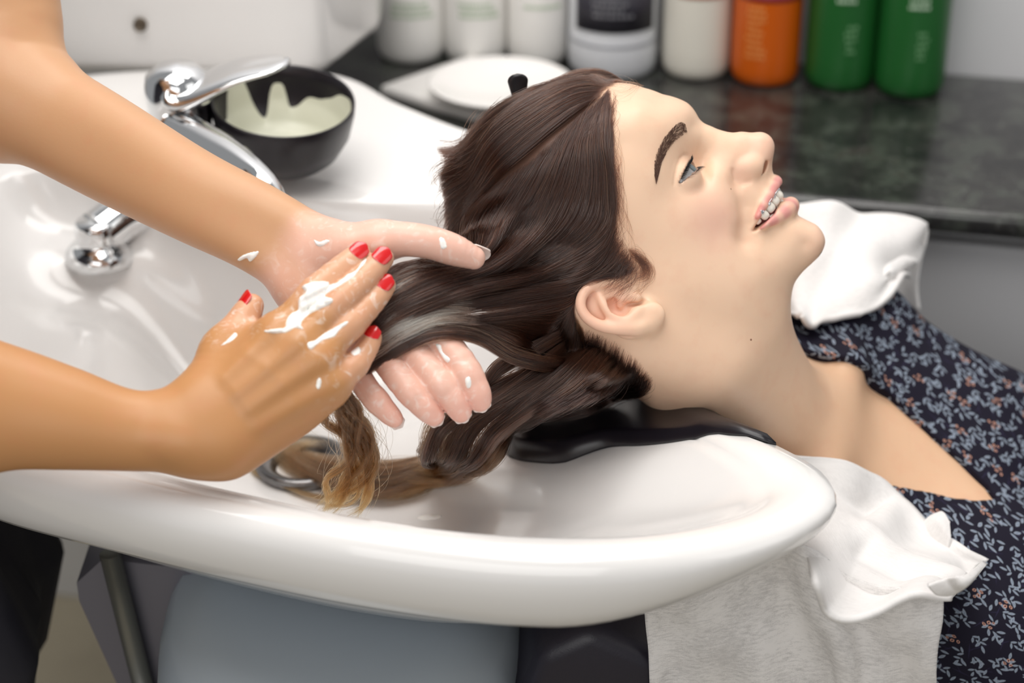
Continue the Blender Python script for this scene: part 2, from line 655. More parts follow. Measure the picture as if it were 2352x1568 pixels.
# orange
t, c, r = bottle('shampoo_bottle', 1762, 203, 158, srgb(205, 92, 12), 'orange shampoo bottle with a purple stripe around it', None, 0.24, 0.25, cap=srgb(190, 80, 10))
label_patch(r, 0.088, 0.096, -math.pi, math.pi, c, plain('purple_stripe', srgb(150, 40, 60), .4), t, 'stripe', 48)
print_rows(r, 0.118, FRONT - 0.6, FRONT + 0.1, c, plain('orange_print', srgb(232, 150, 80), .5), t, 2, seed=9)
print_rows(r, 0.080, FRONT - 0.75, FRONT - 0.15, c, bpy.data.materials['orange_print'], t, 9, seed=10)
# cream bottle with an orange ring
t, c, r = bottle('lotion_bottle', 1603, 187, 158, srgb(228, 224, 212), 'cream white bottle with an orange band around it', None, 0.23, 0.35, cap=srgb(222, 110, 30))
label_patch(r, 0.085, 0.096, -math.pi * .75, math.pi * .25, c, plain('orange_band', srgb(232, 116, 40), .4), t, 'band', 40)
# jar with dark label
base = onz(1410, 186, ZC); d = np.dot(base - EYE, V_F); r = 104 / FPX * d; base[1] += r * .9
t = thing('hair_mask_jar', (base[0], base[1], ZC), 'wide pale jar with a black label beside the cream bottle', 'jar')
c = (base[0], base[1], ZC + .0004)
V, F = lathe([(0.0005, 0), (r * .9, 0), (r * .97, .004), (r, .012), (r, .034), (r * .985, .036), (r * .985, .128), (r * .93, .135), (0.0005, .136)], 48, c)
mk('body', V, F, plain('jar_plastic', srgb(206, 208, 212), .25), t)
V, F = lathe([(r * .9, .136), (r * 1.02, .136), (r * 1.03, .14), (r * 1.03, .165), (r, .17), (0.0005, .171)], 48, c)
mk('lid', V, F, plain('jar_lid', srgb(226, 226, 228), .3), t)
lb = label_patch(r * .985, .050, .092, FRONT - 1.0, FRONT + 1.0, c, plain('black_label', srgb(38, 36, 46), .5), t, 'label', 30, .001)
print_rows(r * .985 + .001, .078, FRONT - .55, FRONT + .35, c, plain('label_print', srgb(120, 120, 126), .5), lb, 3, seed=3)
V, F = lathe([(r * .99, .0338), (r * 1.012, .0345), (r * 1.012, .0365), (r * .99, .0372)], 48, c)
mk('ring', V, F, plain('jar_ring', srgb(150, 152, 158), .3), t)
# white bottles with green print
m_gp = plain('soft_green_print', srgb(176, 196, 168), .6)
for k, (px, py, w, lab) in enumerate(((942, 150, 158, 'white bottle with green print, leftmost of the row on the counter'),
                                      (1092, 150, 150, 'white bottle with green print, middle of the three white ones'),
                                      (1236, 156, 142, 'white bottle beside the black-labelled jar'))):
    t, c, r = bottle('conditioner_bottle', px, py, w, srgb(236, 234, 230), lab, 'white bottles on the counter', 0.25, .3)
    print_rows(r, 0.062, FRONT - .55, FRONT + .75, c, m_gp, t, 3 if k < 2 else 1, seed=20 + k)
# soap plate and white tray
m_por = plain('porcelain', srgb(238, 235, 232), .15, Coat_Weight=0.3)
p = onz(1150, 205, ZC + .022)
t = thing('plate', (p[0], p[1], ZC + .012), 'round white porcelain plate in front of the white bottles', 'plate')
V, F = lathe([(0.0005, 0), (.035, 0), (.038, .002), (.06, .011), (.0685, .016), (.0690, .018), (.0675, .0185), (.058, .0135), (.036, .006), (0.0005, .005)], 48, (p[0], p[1], ZC + .0126))
mk('dish', V, F, m_por, t)
tr = [onz(x, y, ZC)[:2] for x, y in ((872, 222), (1080, 150), (1330, 210), (1300, 300), (1120, 296))]
tray = prism('tray', [tuple(q) for q in tr], ZC + .0004, ZC + .012, m_por, None, bev=.004)
tag(tray, 'flat white tray on the dark counter under the round plate', 'tray')

# ---- white cistern-like box behind the basin -------------------------
m_white = NT('white_ceramic')
m_white.set(Roughness=0.16, Coat_Weight=0.4, Coat_Roughness=0.05)
nn = m_white.noise(3, 2)
m_white.l(m_white.ramp(nn.outputs[0], [(0.3, srgb(229, 227, 225)), (0.7, srgb(236, 234, 232))]), m_white.b.inputs['Base Color'])
m_white = m_white.m
box = thing('water_heater', (-0.4, 1.8, 0.885), 'white rounded water box behind the basin with one dark screw', 'water heater')
prism('casing', [(-.62, 1.70), (-.19, 1.680), (-.165, 1.688), (-.125, 1.80), (-.125, 1.92), (-.62, 1.94)], 0.874, 1.16, m_white, box, bev=.012, seg=5)
sc = ony(322, 57, 1.685)
V, F = tube_mesh([(sc[0], 1.692, sc[2]), (sc[0], 1.683, sc[2]), (sc[0], 1.680, sc[2])], [.0062, .0062, .004], 16)
mk('screw', V, F, plain('dark_screw', srgb(104, 92, 78), .4, .6), box)
V, F = lathe([(.0135, 0), (.0135, .0012), (.0062, .0022), (.0062, 0)], 24)
V = np.stack([V[:, 0] + sc[0], 1.6855 - V[:, 2], V[:, 1] + sc[2]], 1)

# ================================================================== BASIN
# crest of the rim in plan with its height, starting at the near side and running to the right
CREST = [(-.408, 1.128, .866), (-.330, 1.066, .866), (-.250, 1.024, .866), (-.168, .990, .866), (-.086, .962, .866), (0.0, .944, .866), (.080, .945, .866), (.140, .966, .865),
         (.178, 1.000, .864), (.180, 1.034, .861), (.160, 1.072, .856), (.140, 1.110, .846), (.126, 1.160, .828), (.122, 1.225, .818), (.128, 1.290, .828), (.144, 1.345, .850),
         (.162, 1.395, .868), (.150, 1.440, .878), (.08, 1.480, .882), (-.02, 1.515, .884), (-.10, 1.590, .884), (-.16, 1.660, .884), (-.28, 1.672, .884), (-.39, 1.655, .882), (-.448, 1.59, .880),
         (-.462, 1.48, .876), (-.462, 1.34, .870), (-.448, 1.215, .867)]
NS = 220
CR = resample(np.array(CREST), NS, True)
tan = np.roll(CR[:, :2], -1, 0) - np.roll(CR[:, :2], 1, 0)
tan /= np.linalg.norm(tan, axis=1)[:, None]
OUT = np.stack([tan[:, 1], -tan[:, 0]], 1)
for _ in range(6):
    OUT = (np.roll(OUT, 1, 0) + OUT + np.roll(OUT, -1, 0)); OUT /= np.linalg.norm(OUT, axis=1)[:, None]
# inner opening of the bowl
INNER = [(-.390, 1.160), (-.318, 1.094), (-.240, 1.050), (-.160, 1.015), (-.082, .986), (0, .969), (.074, .970), (.126, .988), (.150, 1.012), (.150, 1.038), (.136, 1.075), (.120, 1.112), (.108, 1.160), (.104, 1.225), (.109, 1.288),
         (.120, 1.335), (.120, 1.372), (.085, 1.390), (.03, 1.400), (-.04, 1.405), (-.12, 1.410), (-.20, 1.425), (-.28, 1.448), (-.355, 1.475), (-.405, 1.470), (-.425, 1.42), (-.430, 1.33), (-.420, 1.232)]
IN = resample(np.array(INNER), 800, True)
# match inner points to crest stations by parameter of the control polygons
def by_ctrl(P, n):
    P = np.array(P)
    return catmull(P, n, True)
CRc = by_ctrl(CREST, NS * 8)
INc = by_ctrl(INNER, NS * 8)
s = np.concatenate([[0], np.cumsum(np.linalg.norm(np.diff(CRc[:, :2], axis=0), axis=1))])
tt = np.linspace(0, s[-1], NS, endpoint=False)
CR = np.stack([np.interp(tt, s, CRc[:, k]) for k in range(3)], 1)
IN = np.stack([np.interp(tt, s, INc[:, k]) for k in range(2)], 1)
tan = np.roll(CR[:, :2], -1, 0) - np.roll(CR[:, :2], 1, 0)
tan /= np.linalg.norm(tan, axis=1)[:, None]
OUT = np.stack([tan[:, 1], -tan[:, 0]], 1)
for _ in range(10):
    OUT = (np.roll(OUT, 1, 0) + 2 * OUT + np.roll(OUT, -1, 0)); OUT /= np.linalg.norm(OUT, axis=1)[:, None]
DR = np.array([-.155, 1.262])
ZD = 0.722
ang = np.arctan2(IN[:, 1] - DR[1], IN[:, 0] - DR[0])
def lobe(a0, w): return np.exp(-((np.angle(np.exp(1j * (ang - a0)))) / w) ** 2)
PEXP = 2.9 - 1.55 * lobe(-0.35, 0.75) - 0.8 * lobe(0.35, 0.5)
zin = CR[:, 2] - 0.010

def plateau(x, y):
    k = smooth01((-.262 - x) / .030) * smooth01((1.415 - y) / .07)
    return k

def inner_z(P, z):
    k = plateau(P[:, 0], P[:, 1])
    zp = 0.800 - 0.02 * smooth01((1.25 - P[:, 1]) / .3)
    z = np.where(z < zp, z + (zp - z) * k, z)
    # hose ledge at the back left
    k2 = smooth01((-.235 - P[:, 0]) / .05) * smooth01((P[:, 1] - 1.375) / .05)
    zl = 0.826
    return np.where(z < zl, z + (zl - z) * k2, z)

rings = []
def ring(off, dz):
    rings.append(np.column_stack([CR[:, :2] + OUT * off, CR[:, 2] + dz]))
SKF = 1 - .52 * smooth01((CR[:, 0] - .02) / .16)          # the skirt thins out towards the neck
SKF = SKF * .97 * (1 - .14 * smooth01((CR[:, 0] + .42) / .2))
SKF = np.where(CR[:, 1] > 1.45, .75, SKF)
cen = np.array([-.12, 1.25])
zlow = CR[:, 2] - .0745 * SKF
for f, m_ in ((0.10, 0.0), (0.40, .08), (0.62, .38), (0.80, .78)):
    q = cen + (CR[:, :2] - cen) * f
    rings.append(np.column_stack([q, .690 + (zlow - .012 - .690) * m_]))
for off, dz in ((-.030, -.0745), (-.014, -.0735), (-.003, -.0690), (.0045, -.060), (.0095, -.047), (.0125, -.033), (.0130, -.021), (.0112, -.011), (.0065, -.0035), (0, 0), (-.006, -.001)):
    rings.append(np.column_stack([CR[:, :2] + OUT * off, CR[:, 2] + dz * (SKF if dz < -.0085 else 1)]))
crest_in = rings[-1]
for f in (0.3, 0.6, 0.85, 1.0):
    q = crest_in[:, :2] + (IN - crest_in[:, :2]) * f
    z = crest_in[:, 2] + (zin - crest_in[:, 2]) * f ** 2
    rings.append(np.column_stack([q, z]))
for sft in np.concatenate([np.linspace(0.012, 0.3, 14), np.linspace(.33, .96, 18)]):
    q = IN + (DR - IN) * sft
    h = 1 - (1 - sft) ** PEXP
    e = smooth01(sft / .05)
    z = zin + (ZD - zin) * h * (0.55 + .45 * e)
    rings.append(np.column_stack([q, inner_z(q, z)]))
# soften the steps of the interior
n_in = 32
Zi = np.stack([r[:, 2] for r in rings[-n_in:]])
for _ in range(11):
    Zn = Zi.copy()
    Zn[1:-1] = .25 * (Zi[:-2] + Zi[2:]) + .25 * (np.roll(Zi, 1, 1) + np.roll(Zi, -1, 1))[1:-1]
    wgt = np.minimum(np.arange(n_in) / 6.0, 1)[:, None]
    Zi = Zi + (Zn - Zi) * wgt
for r, z in zip(rings[-n_in:], Zi): r[:, 2] = z
NRr = len(rings)
V = np.vstack(rings)
F = grid_faces(NRr, NS, False, True)
V = np.vstack([V, [[*cen, .690]], [[*DR, ZD]]])
caps = [(len(V) - 2, (j + 1) % NS, j) for j in range(NS)] + [(len(V) - 1, (NRr - 1) * NS + j, (NRr - 1) * NS + (j + 1) % NS) for j in range(NS)]
Fl = [tuple(f[::-1]) for f in F] + caps
basin = thing('shampoo_basin', (-.15, 1.25, .735), 'large white ceramic shampoo basin under the wet hair', 'basin')
bowl_o = mk('bowl', V, Fl, m_white, basin)
bm = bmesh.new(); bm.from_mesh(bowl_o.data); bmesh.ops.recalc_face_normals(bm, faces=bm.faces[:]); bm.to_mesh(bowl_o.data); bm.free()
m_chrome = plain('chrome', (0.82, 0.83, 0.84), 0.06, 1.0)
V, F = lathe([(.034, -.004), (.036, .004), (.031, .006), (.022, .001), (.019, -.006), (0.0005, -.008)], 36, (*DR, ZD + .004))
mk('drain', V, F, plain('drain_metal', srgb(120, 118, 118), .25, .9), basin)
basin_bvh = bvh_of(bowl_o)

# ---- pedestal ------------------------------------------------------
t = NT('blue_grey_metal')
t.set(Base_Color=(*srgb(176, 185, 193), 1), Roughness=0.33, Metallic=0.25)
t.bump(t.noise(900, 2).outputs[0], 0.05, .0003)
m_ped = t.m
ped = thing('basin_pedestal', (-.12, 1.2, 0), 'blue grey metallic pedestal holding up the white basin', 'pedestal')
def col_ring(cx, cy, rx, ry, z, n=48, e=2.6):
    a = np.linspace(0, 2 * math.pi, n, endpoint=False)
    c, s_ = np.cos(a), np.sin(a)
    return np.stack([cx + rx * np.sign(c) * np.abs(c) ** (2 / e), cy + ry * np.sign(s_) * np.abs(s_) ** (2 / e), np.full(n, z)], 1)
R_ = [col_ring(-.116, 1.14, .122, .160, z_) for z_ in (0, .3)] + [col_ring(-.116, 1.14, .126, .172, .5), col_ring(-.116, 1.14, .128, .176, .60), col_ring(-.116, 1.14, .128, .176, .655), col_ring(-.116, 1.142, .125, .170, .682), col_ring(-.116, 1.145, .116, .156, .697), col_ring(-.122, 1.15, .08, .12, .702)]
V = np.vstack(R_); n = 48
F = [tuple(f) for f in grid_faces(len(R_), n, False, True)] + [tuple(range(n))[::-1], tuple(range((len(R_) - 1) * n, len(R_) * n))]
o = mk('column', V, F, m_ped, ped)
bm = bmesh.new(); bm.from_mesh(o.data); bmesh.ops.recalc_face_normals(bm, faces=bm.faces[:]); bm.to_mesh(o.data); bm.free()
m_side = plain('dark_grey_panel', srgb(104, 102, 110), .4, .1)
pl = [ony(236, 1284, 1.16), ony(176, 1338, 1.16), ony(182, 1380, 1.16), ony(300, 1640, 1.16), ony(470, 1640, 1.16), ony(470, 1310, 1.16)]
Vp = [(p[0], 1.16, p[2]) for p in pl] + [(p[0], 1.26, p[2]) for p in pl]
k = len(pl)
o = mk('side_panel', Vp, [tuple(range(k)), tuple(range(2 * k - 1, k - 1, -1))] + [(i, i + k, (i + 1) % k + k, (i + 1) % k) for i in range(k)], m_side, ped, smooth=False)
a, b = ony(252, 1270, 1.15), ony(345, 1640, 1.15)
V, F = tube_mesh([a, (a + b) / 2, b], .0075, 12)
mk('support_tube', V, F, plain('brushed_tube', srgb(120, 120, 114), .35, .5), ped)

# ---- chair ---------------------------------------------------------
t = NT('black_leather')
t.set(Base_Color=(*srgb(30, 26, 38), 1), Roughness=0.42)
t.bump(t.noise(700, 3).outputs[0], 0.25, .0004)
m_leather = t.m
chair = thing('salon_chair', (.5, 1.22, 0), 'black leather salon chair whose back slopes under the basin', 'chair')
a, b = onz(1195, 1437, .800), onz(1120, 1590, .735)
YN = 1.0
pl = [(.012, .795), (-.012, .735), (-.005, .70), (.05, .672), (.60, .38), (.72, .40), (.78, .44), (.13, .800), (.08, .812), (.035, .808)]
def slab(name, pl, y0, y1, mat, parent, bev):
    bm = bmesh.new()
    f = bm.faces.new([bm.verts.new((x, y0, z)) for x, z in pl])
    r = bmesh.ops.extrude_face_region(bm, geom=[f])
    for v in r['geom']:
        if isinstance(v, bmesh.types.BMVert): v.co.y = y1
    bmesh.ops.recalc_face_normals(bm, faces=bm.faces[:])
    bmesh.ops.bevel(bm, geom=bm.edges[:], offset=bev, segments=3, affect='EDGES', profile=.5)
    me = bpy.data.meshes.new(name); bm.to_mesh(me); bm.free()
    me.polygons.foreach_set('use_smooth', np.ones(len(me.polygons), bool))
    me.materials.append(mat)
    o = bpy.data.objects.new(name, me); COL.objects.link(o)
    return adopt(o, parent)
slab('backrest', [(.050, .742), (.016, .722), (-.010, .640), (.025, .56), (.70, .03), (.85, .03), (.90, .08), (.20, .585), (.13, .700)], 1.035, 1.415, m_leather, chair, .012)
slab('seat', [(.80, .16), (1.32, .20), (1.36, .26), (1.33, .31), (.92, .29), (.82, .26)], 1.035, 1.415, m_leather, chair, .02)
V, F = lathe([(0.0005, 0), (.26, 0), (.26, .012), (.06, .03), (.05, .16), (0.0005, .17)], 36, (1.02, 1.22, 0))
mk('base', V, F, plain('chair_base', (.3, .3, .32), .3, 1.0), chair)

# ---- neck cushion --------------------------------------------------
NEAR = [(.176, 1.078), (.150, 1.090), (.1195, 1.113), (.0876, 1.138), (.0656, 1.156), (.036, 1.160), (.010, 1.180), (-.002, 1.196)]
FAR = [(.165, 1.400), (.145, 1.392), (.112, 1.375), (.085, 1.360), (.060, 1.350), (.040, 1.335), (.020, 1.315), (.006, 1.300)]
nu_, nv_ = 46, 40
Nn, Ff = resample(np.array(NEAR), nu_), resample(np.array(FAR), nu_)
def drop(bvh, x, y, z0=1.2):
    p, n, i, d = bvh.ray_cast(Vector((x, y, z0)), Vector((0, 0, -1)))
    return p[2] if p is not None else None
top = np.zeros((nu_, nv_, 3))
for i in range(nu_):
    for j in range(nv_):
        t = j / (nv_ - 1)
        q = Nn[i] * (1 - t) + Ff[i] * t
        # the flap tip is rounded in plan
        q = q + np.array([-.014, 0]) * math.sin(math.pi * t) * smooth01(i / (nu_ - 1))
        z = drop(basin_bvh, *q)
        if z is None: z = .80
        top[i, j] = (*q, z)
for _ in range(4):
    zz = top[..., 2].copy()
    zz[1:-1, 1:-1] = (zz[:-2, 1:-1] + zz[2:, 1:-1] + zz[1:-1, :-2] + zz[1:-1, 2:]) / 4
    top[..., 2] = np.maximum(zz, top[..., 2])
ii_, jj_ = np.meshgrid(np.linspace(0, 1, nu_), np.linspace(0, 1, nv_), indexing='ij')
edge = np.minimum(np.minimum(ii_ * 1.2, 1 - ii_) * .18, np.minimum(jj_, 1 - jj_) * .28)
rnd = np.sqrt(1 - (1 - np.clip(edge / .012, 0, 1)) ** 2)
thick = .0015 + .0085 * rnd * (.55 + .45 * smooth01((ii_ - .15) / .5)) + .006 * smooth01((ii_ - .5) / .4) * rnd
bot = top.copy(); bot[..., 2] += .0006
topz = top.copy(); topz[..., 2] += .0006 + thick
V = np.vstack([topz.reshape(-1, 3), bot.reshape(-1, 3)]); m_ = nu_ * nv_
Fq = [tuple(f) for f in grid_faces(nu_, nv_)]
F = Fq + [tuple(m_ + q for q in f[::-1]) for f in Fq]
bd = [j for j in range(nv_)] + [i * nv_ + nv_ - 1 for i in range(1, nu_)] + [(nu_ - 1) * nv_ + j for j in range(nv_ - 2, -1, -1)] + [i * nv_ for i in range(nu_ - 2, 0, -1)]
F += [(b, a, a + m_, b + m_) for a, b in zip(bd, bd[1:] + bd[:1])]
t = NT('black_rubber'); t.set(Base_Color=(*srgb(24, 21, 27), 1), Roughness=.30)
t.bump(t.noise(60, 3).outputs[0], .15, .001)
cushion = mk('neck_cushion', V, F, t.m, None)
bm = bmesh.new(); bm.from_mesh(cushion.data); bmesh.ops.recalc_face_normals(bm, faces=bm.faces[:]); bm.to_mesh(cushion.data); bm.free()
tag(cushion, 'wet black rubber neck rest draped over the basin edge', 'neck rest')

# ---- faucet --------------------------------------------------------
fc = onz(425, 400, .885)
mixer = thing('mixer_tap', (fc[0], fc[1], .885), 'chrome mixer tap with a long lever, behind the upper forearm', 'faucet')
V, F = lathe([(.030, 0), (.031, .004), (.027, .010), (.0245, .018), (.0245, .060), (.026, .070), (.024, .082), (.015, .090), (0.0005, .092)], 40, (fc[0], fc[1], .8845))
mk('body', V, F, m_chrome, mixer)
zt = .8845
tipw = ony(664, 142, fc[1] - .01)
p0 = np.array([fc[0] - .004, fc[1], zt + .075]); p1 = ony(430, 215, fc[1] - .005); p2 = ony(545, 165, fc[1] - .008)
L = catmull([p0, p1, p2, tipw], 26)
sx = np.interp(np.linspace(0, 1, 26), [0, .25, .6, .9, 1], [.016, .028, .030, .021, .006])
sz = np.interp(np.linspace(0, 1, 26), [0, .25, .6, 1], [.020, .011, .006, .0025])
T = np.gradient(L, axis=0); T /= np.linalg.norm(T, axis=1)[:, None]
side = np.array([0, 1.0, 0]); side = side - T * (T @ side)[:, None]; side /= np.linalg.norm(side, axis=1)[:, None]
upv = np.cross(side, T) * -1
a = np.linspace(0, 2 * math.pi, 18, endpoint=False)
V = (L[:, None] + (sx[:, None] * np.cos(a))[:, :, None] * side[:, None] + (sz[:, None] * np.sin(a))[:, :, None] * upv[:, None]).reshape(-1, 3)
F = [tuple(f) for f in grid_faces(26, 18, False, True)] + [tuple(range(18)), tuple(range(25 * 18, 26 * 18))[::-1]]
mk('lever', V, F, m_chrome, mixer)
sp = [np.array([fc[0], fc[1] - .018, zt + .045]), ony(470, 330, fc[1] - .05), ony(540, 372, fc[1] - .085), ony(600, 425, fc[1] - .115), ony(622, 470, fc[1] - .125), ony(624, 500, fc[1] - .126)]
V, F = tube_mesh(catmull(sp, 30), np.interp(np.linspace(0, 1, 30), [0, .6, 1], [.017, .0125, .0115]), 20)
mk('spout', V, F, m_chrome, mixer)

hp, _ = hit(basin_bvh, 228, 588)
hs = thing('hand_shower', hp, 'chrome hand shower in its round holder inside the basin', 'hand shower')
V, F = lathe([(0.0005, -.004), (.0265, -.004), (.0270, .001), (.0256, .006), (.0205, .0115), (.0168, .0135), (.0172, .0155), (.0168, .0285), (.0150, .031), (0.0005, .032)], 40, tuple(hp))
mk('holder', V, F, m_chrome, hs)
q0 = np.array(hp) + np.array([.001, .003, .018])
d1 = ony(330, 478, hp[1] + .03)
d2 = ony(430, 420, hp[1] + .07)
V, F = tube_mesh(catmull([q0, (q0 + d1) / 2 + np.array([0, 0, .003]), d1, d2], 24), np.interp(np.linspace(0, 1, 24), [0, .3, 1], [.0195, .0190, .0170]), 22)
mk('handset', V, F, m_chrome, hs)

# ---- tint bowl -----------------------------------------------------
bp = onz(632, 426, .8845)
rb = 150 / FPX * np.dot(bp - EYE, V_F)
bc = np.array([bp[0] + .003, bp[1] + rb * .72, .8845])
tint = thing('mixing_bowl', bc, 'black mixing bowl smeared with pale cream beside the tap', 'bowl')
m_bowl = plain('black_plastic', srgb(26, 22, 28), .32)
ro, hb = rb * 1.10, rb * 1.03
prof = [(0.0005, 0), (ro * .60, 0), (ro * .66, .002), (ro * .80, hb * .18), (ro * .94, hb * .48), (ro * .995, hb * .80), (ro, hb * .97), (ro * .99, hb), (ro * .965, hb * .985), (ro * .945, hb * .80), (ro * .88, hb * .48), (ro * .72, hb * .2), (ro * .55, hb * .09), (0.0005, hb * .08)]
V, F = lathe(prof, 56, (0, 0, 0))
tilt = Matrix.Rotation(math.radians(9), 3, 'X') @ Matrix.Rotation(math.radians(4), 3, 'Y')
TM = np.array(tilt)
lift = .0085
def seat(Vx): return Vx @ TM.T + bc + np.array([0, 0, lift])
mk('shell', seat(V), F, m_bowl, tint)
# cream smeared around the inner wall: a shell just proud of it with a ragged top edge
na, nz = 160, 14
aa = np.linspace(0, 2 * math.pi, na, endpoint=False)
inr = lambda z: np.interp(z, [hb * .09, hb * .2, hb * .48, hb * .80, hb * .985], [ro * .55, ro * .72, ro * .88, ro * .945, ro * .965])
g_ = lambda a0, w_: np.exp(-(np.angle(np.exp(1j * (aa - a0))) / (w_ * 1.25)) ** 4)
top = hb * (.40 + .06 * np.sin(aa * 3 + .6) + .05 * np.sin(aa * 5 + 1.5) + .40 * g_(2.45, .22) + .38 * g_(1.75, .12) + .16 * g_(1.1, .2) + .42 * g_(.45, .35) - .15 * g_(2.1, .12) + .2 * g_(3.3, .3))
top = np.clip(top, hb * .16, hb * .93)
V = []
for j in range(nz):
    z = hb * .10 + (top - hb * .10) * j / (nz - 1)
    th = .0022 * (1 - (j / (nz - 1)) ** 3) + .0002
    r = inr(z) - th
    V.append(np.stack([r * np.cos(aa), r * np.sin(aa), z], 1))
V = np.vstack(V + [np.array([[0, 0, hb * .13]])])
F = [tuple(f) for f in grid_faces(nz, na, False, True)] + [(len(V) - 1, j, (j + 1) % na) for j in range(na)]
mk('cream_residue', seat(V), F, plain('pale_cream', srgb(216, 216, 196), .35), tint)

# ================================================================== CLIENT
# head frame: HF out of the face, HU to the crown, HR to her right (towards the lens)
def cam2w(v): return V_R * v[0] + V_U * v[1] - V_F * v[2]
_f = unit((0.655, 0.755, 0.17))
_u = np.array([-0.755, 0.655, 0.10]); _u = unit(_u - _f * np.dot(_u, _f))
HF, HU = cam2w(_f), cam2w(_u)
HR = np.cross(HF, HU)
HO = at(1500, 480, 1.35)
def hd(px, py, w=0.0):
    """point of the head on the sight line of a pixel, w mm to the side of the middle plane"""
    return onplane(px, py, HO + HR * (w / 1000), HR)
def uv_of(P):
    q = np.asarray(P) - HO
    return q @ HF, q @ HU, q @ HR
def mir(P):
    P = np.asarray(P, float)
    w = (P - HO) @ HR
    return P - 2 * np.multiply.outer(w, HR)

# --- skull and face base: half width over the middle plane
SIL = [(1394, 191), (1434, 191), (1479, 202), (1523, 217), (1559, 227), (1581, 238), (1598, 258), (1612, 280), (1628, 298), (1652, 330), (1690, 362), (1728, 388), (1757, 402), (1771, 416), (1778, 436), (1786, 456),
       (1806, 482), (1838, 498), (1856, 507), (1876, 517), (1889, 533), (1895, 551), (1891, 570), (1880, 588), (1858, 609), (1836, 630), (1813, 652), (1790, 676), (1740, 712), (1680, 748), (1600, 800), (1500, 850),
       (1400, 872), (1300, 862), (1210, 820), (1140, 745), (1090, 660), (1058, 570), (1050, 470), (1075, 375), (1135, 290), (1215, 232), (1305, 200)]
INN = [  # px, py, half width mm on the visible surface
    (1470, 250, 42), (1430, 330, 55), (1480, 330, 53), (1520, 270, 39), (1540, 250, 27), (1450, 420, 62), (1510, 400, 55.5), (1535, 360, 46), (1568, 300, 31), (1590, 290, 18), (1606, 370, 14.5), (1622, 352, 10.5), (1614, 396, 20), (1600, 345, 17.5),
    (1540, 460, 54), (1600, 450, 44.5), (1640, 400, 28), (1660, 380, 20), (1620, 470, 45), (1660, 470, 38.5), (1690, 440, 28.5), (1700, 500, 33), (1650, 540, 44), (1600, 540, 53), (1540, 540, 60), (1480, 560, 65),
    (1722, 530, 28.5), (1700, 395, 11.5), (1720, 392, 8.5), (1680, 365, 14), (1740, 408, 9.5), (1715, 430, 22), (1720, 470, 24.5), (1745, 430, 15.5), (1760, 470, 18.5), (1770, 520, 18), (1800, 520, 16.5), (1760, 570, 27), (1820, 560, 20), (1850, 560, 16), (1800, 610, 25), (1840, 600, 17), (1740, 630, 38), (1680, 620, 46),
    (1620, 640, 55), (1560, 660, 62), (1500, 690, 64.5), (1700, 690, 42), (1620, 720, 50), (1540, 740, 58), (1470, 760, 62), (1420, 640, 69), (1400, 540, 71), (1400, 440, 68), (1340, 340, 62),
    (1300, 460, 73), (1300, 600, 76), (1340, 720, 73), (1240, 380, 62), (1200, 480, 68), (1200, 600, 70), (1240, 720, 68), (1130, 460, 50), (1120, 560, 52), (1160, 660, 55), (1320, 800, 56), (1430, 820, 54), (1240, 300, 48), (1400, 280, 50)]
su = np.array([uv_of(hd(x, y))[:2] for x, y in SIL])
SILD = resample(su, 260, True)
iu = np.array([uv_of(hd(x, y, w))[:2] for x, y, w in INN])
iw = np.array([w for *_, w in INN]) / 1000
# outward offsets keep the field falling outside the outline
tn = np.roll(su, -1, 0) - np.roll(su, 1, 0); tn /= np.linalg.norm(tn, axis=1)[:, None]
nrm = np.stack([-tn[:, 1], tn[:, 0]], 1)
cen_ = su.mean(0)
if ((su - cen_) * nrm).sum() < 0: nrm = -nrm
out_pts = su + nrm * 0.012
ctrl = np.vstack([su, out_pts, iu])
val = np.concatenate([np.zeros(len(su)), np.full(len(out_pts), -0.012 * 0.075), iw ** 2])
sc_ = 0.1
def tps(r2): return 0.5 * r2 * np.log(np.maximum(r2, 1e-12))
X = ctrl / sc_
K_ = tps(((X[:, None] - X[None]) ** 2).sum(-1)) + np.eye(len(X)) * 3e-4
Pm = np.hstack([np.ones((len(X), 1)), X])
A_ = np.block([[K_, Pm], [Pm.T, np.zeros((3, 3))]])
sol = np.linalg.solve(A_, np.concatenate([val, np.zeros(3)]))
GH = 0.0008
g0 = su.min(0) - 0.035; g1 = su.max(0) + 0.035
gn = np.ceil((g1 - g0) / GH).astype(int)
gu, gv = np.meshgrid(np.arange(gn[0]), np.arange(gn[1]), indexing='ij')
gp = (g0 + np.stack([gu, gv], -1) * GH).reshape(-1, 2) / sc_
G = np.concatenate([tps(((c[:, None] - X[None]) ** 2).sum(-1)) @ sol[:-3] + sol[-3] + c @ sol[-2:] for c in np.array_split(gp, 40)]).reshape(gn)
G = np.maximum(G, -0.004)
Gu, Gv = np.gradient(G, GH)
def bil(A, u, v):
    x = np.clip((u - g0[0]) / GH, 0, gn[0] - 1.001); y = np.clip((v - g0[1]) / GH, 0, gn[1] - 1.001)
    i, j = x.astype(int), y.astype(int); a, b = x - i, y - j
    return A[i, j] * (1 - a) * (1 - b) + A[i + 1, j] * a * (1 - b) + A[i, j + 1] * (1 - a) * b + A[i + 1, j + 1] * a * b
def skull(P):
    u, v, w = uv_of(P)
    gg = bil(G, u, v); a = bil(Gu, u, v); b = bil(Gv, u, v)
    d = (w * w - gg) / np.sqrt(4 * w * w + a * a + b * b + 1e-6)
    ox = np.maximum(np.maximum(g0[0] + .004 - u, u - g1[0] + .004), np.maximum(g0[1] + .004 - v, v - g1[1] + .004))
    return np.maximum(d, ox)

body = Sculpt()
body.KP = 1.7
hc = HO
ext = 0.2
body.op(skull, HO - ext, HO + ext, 0.0)

def both(fn):
    fn(lambda p: np.asarray(p, float)); fn(mir)
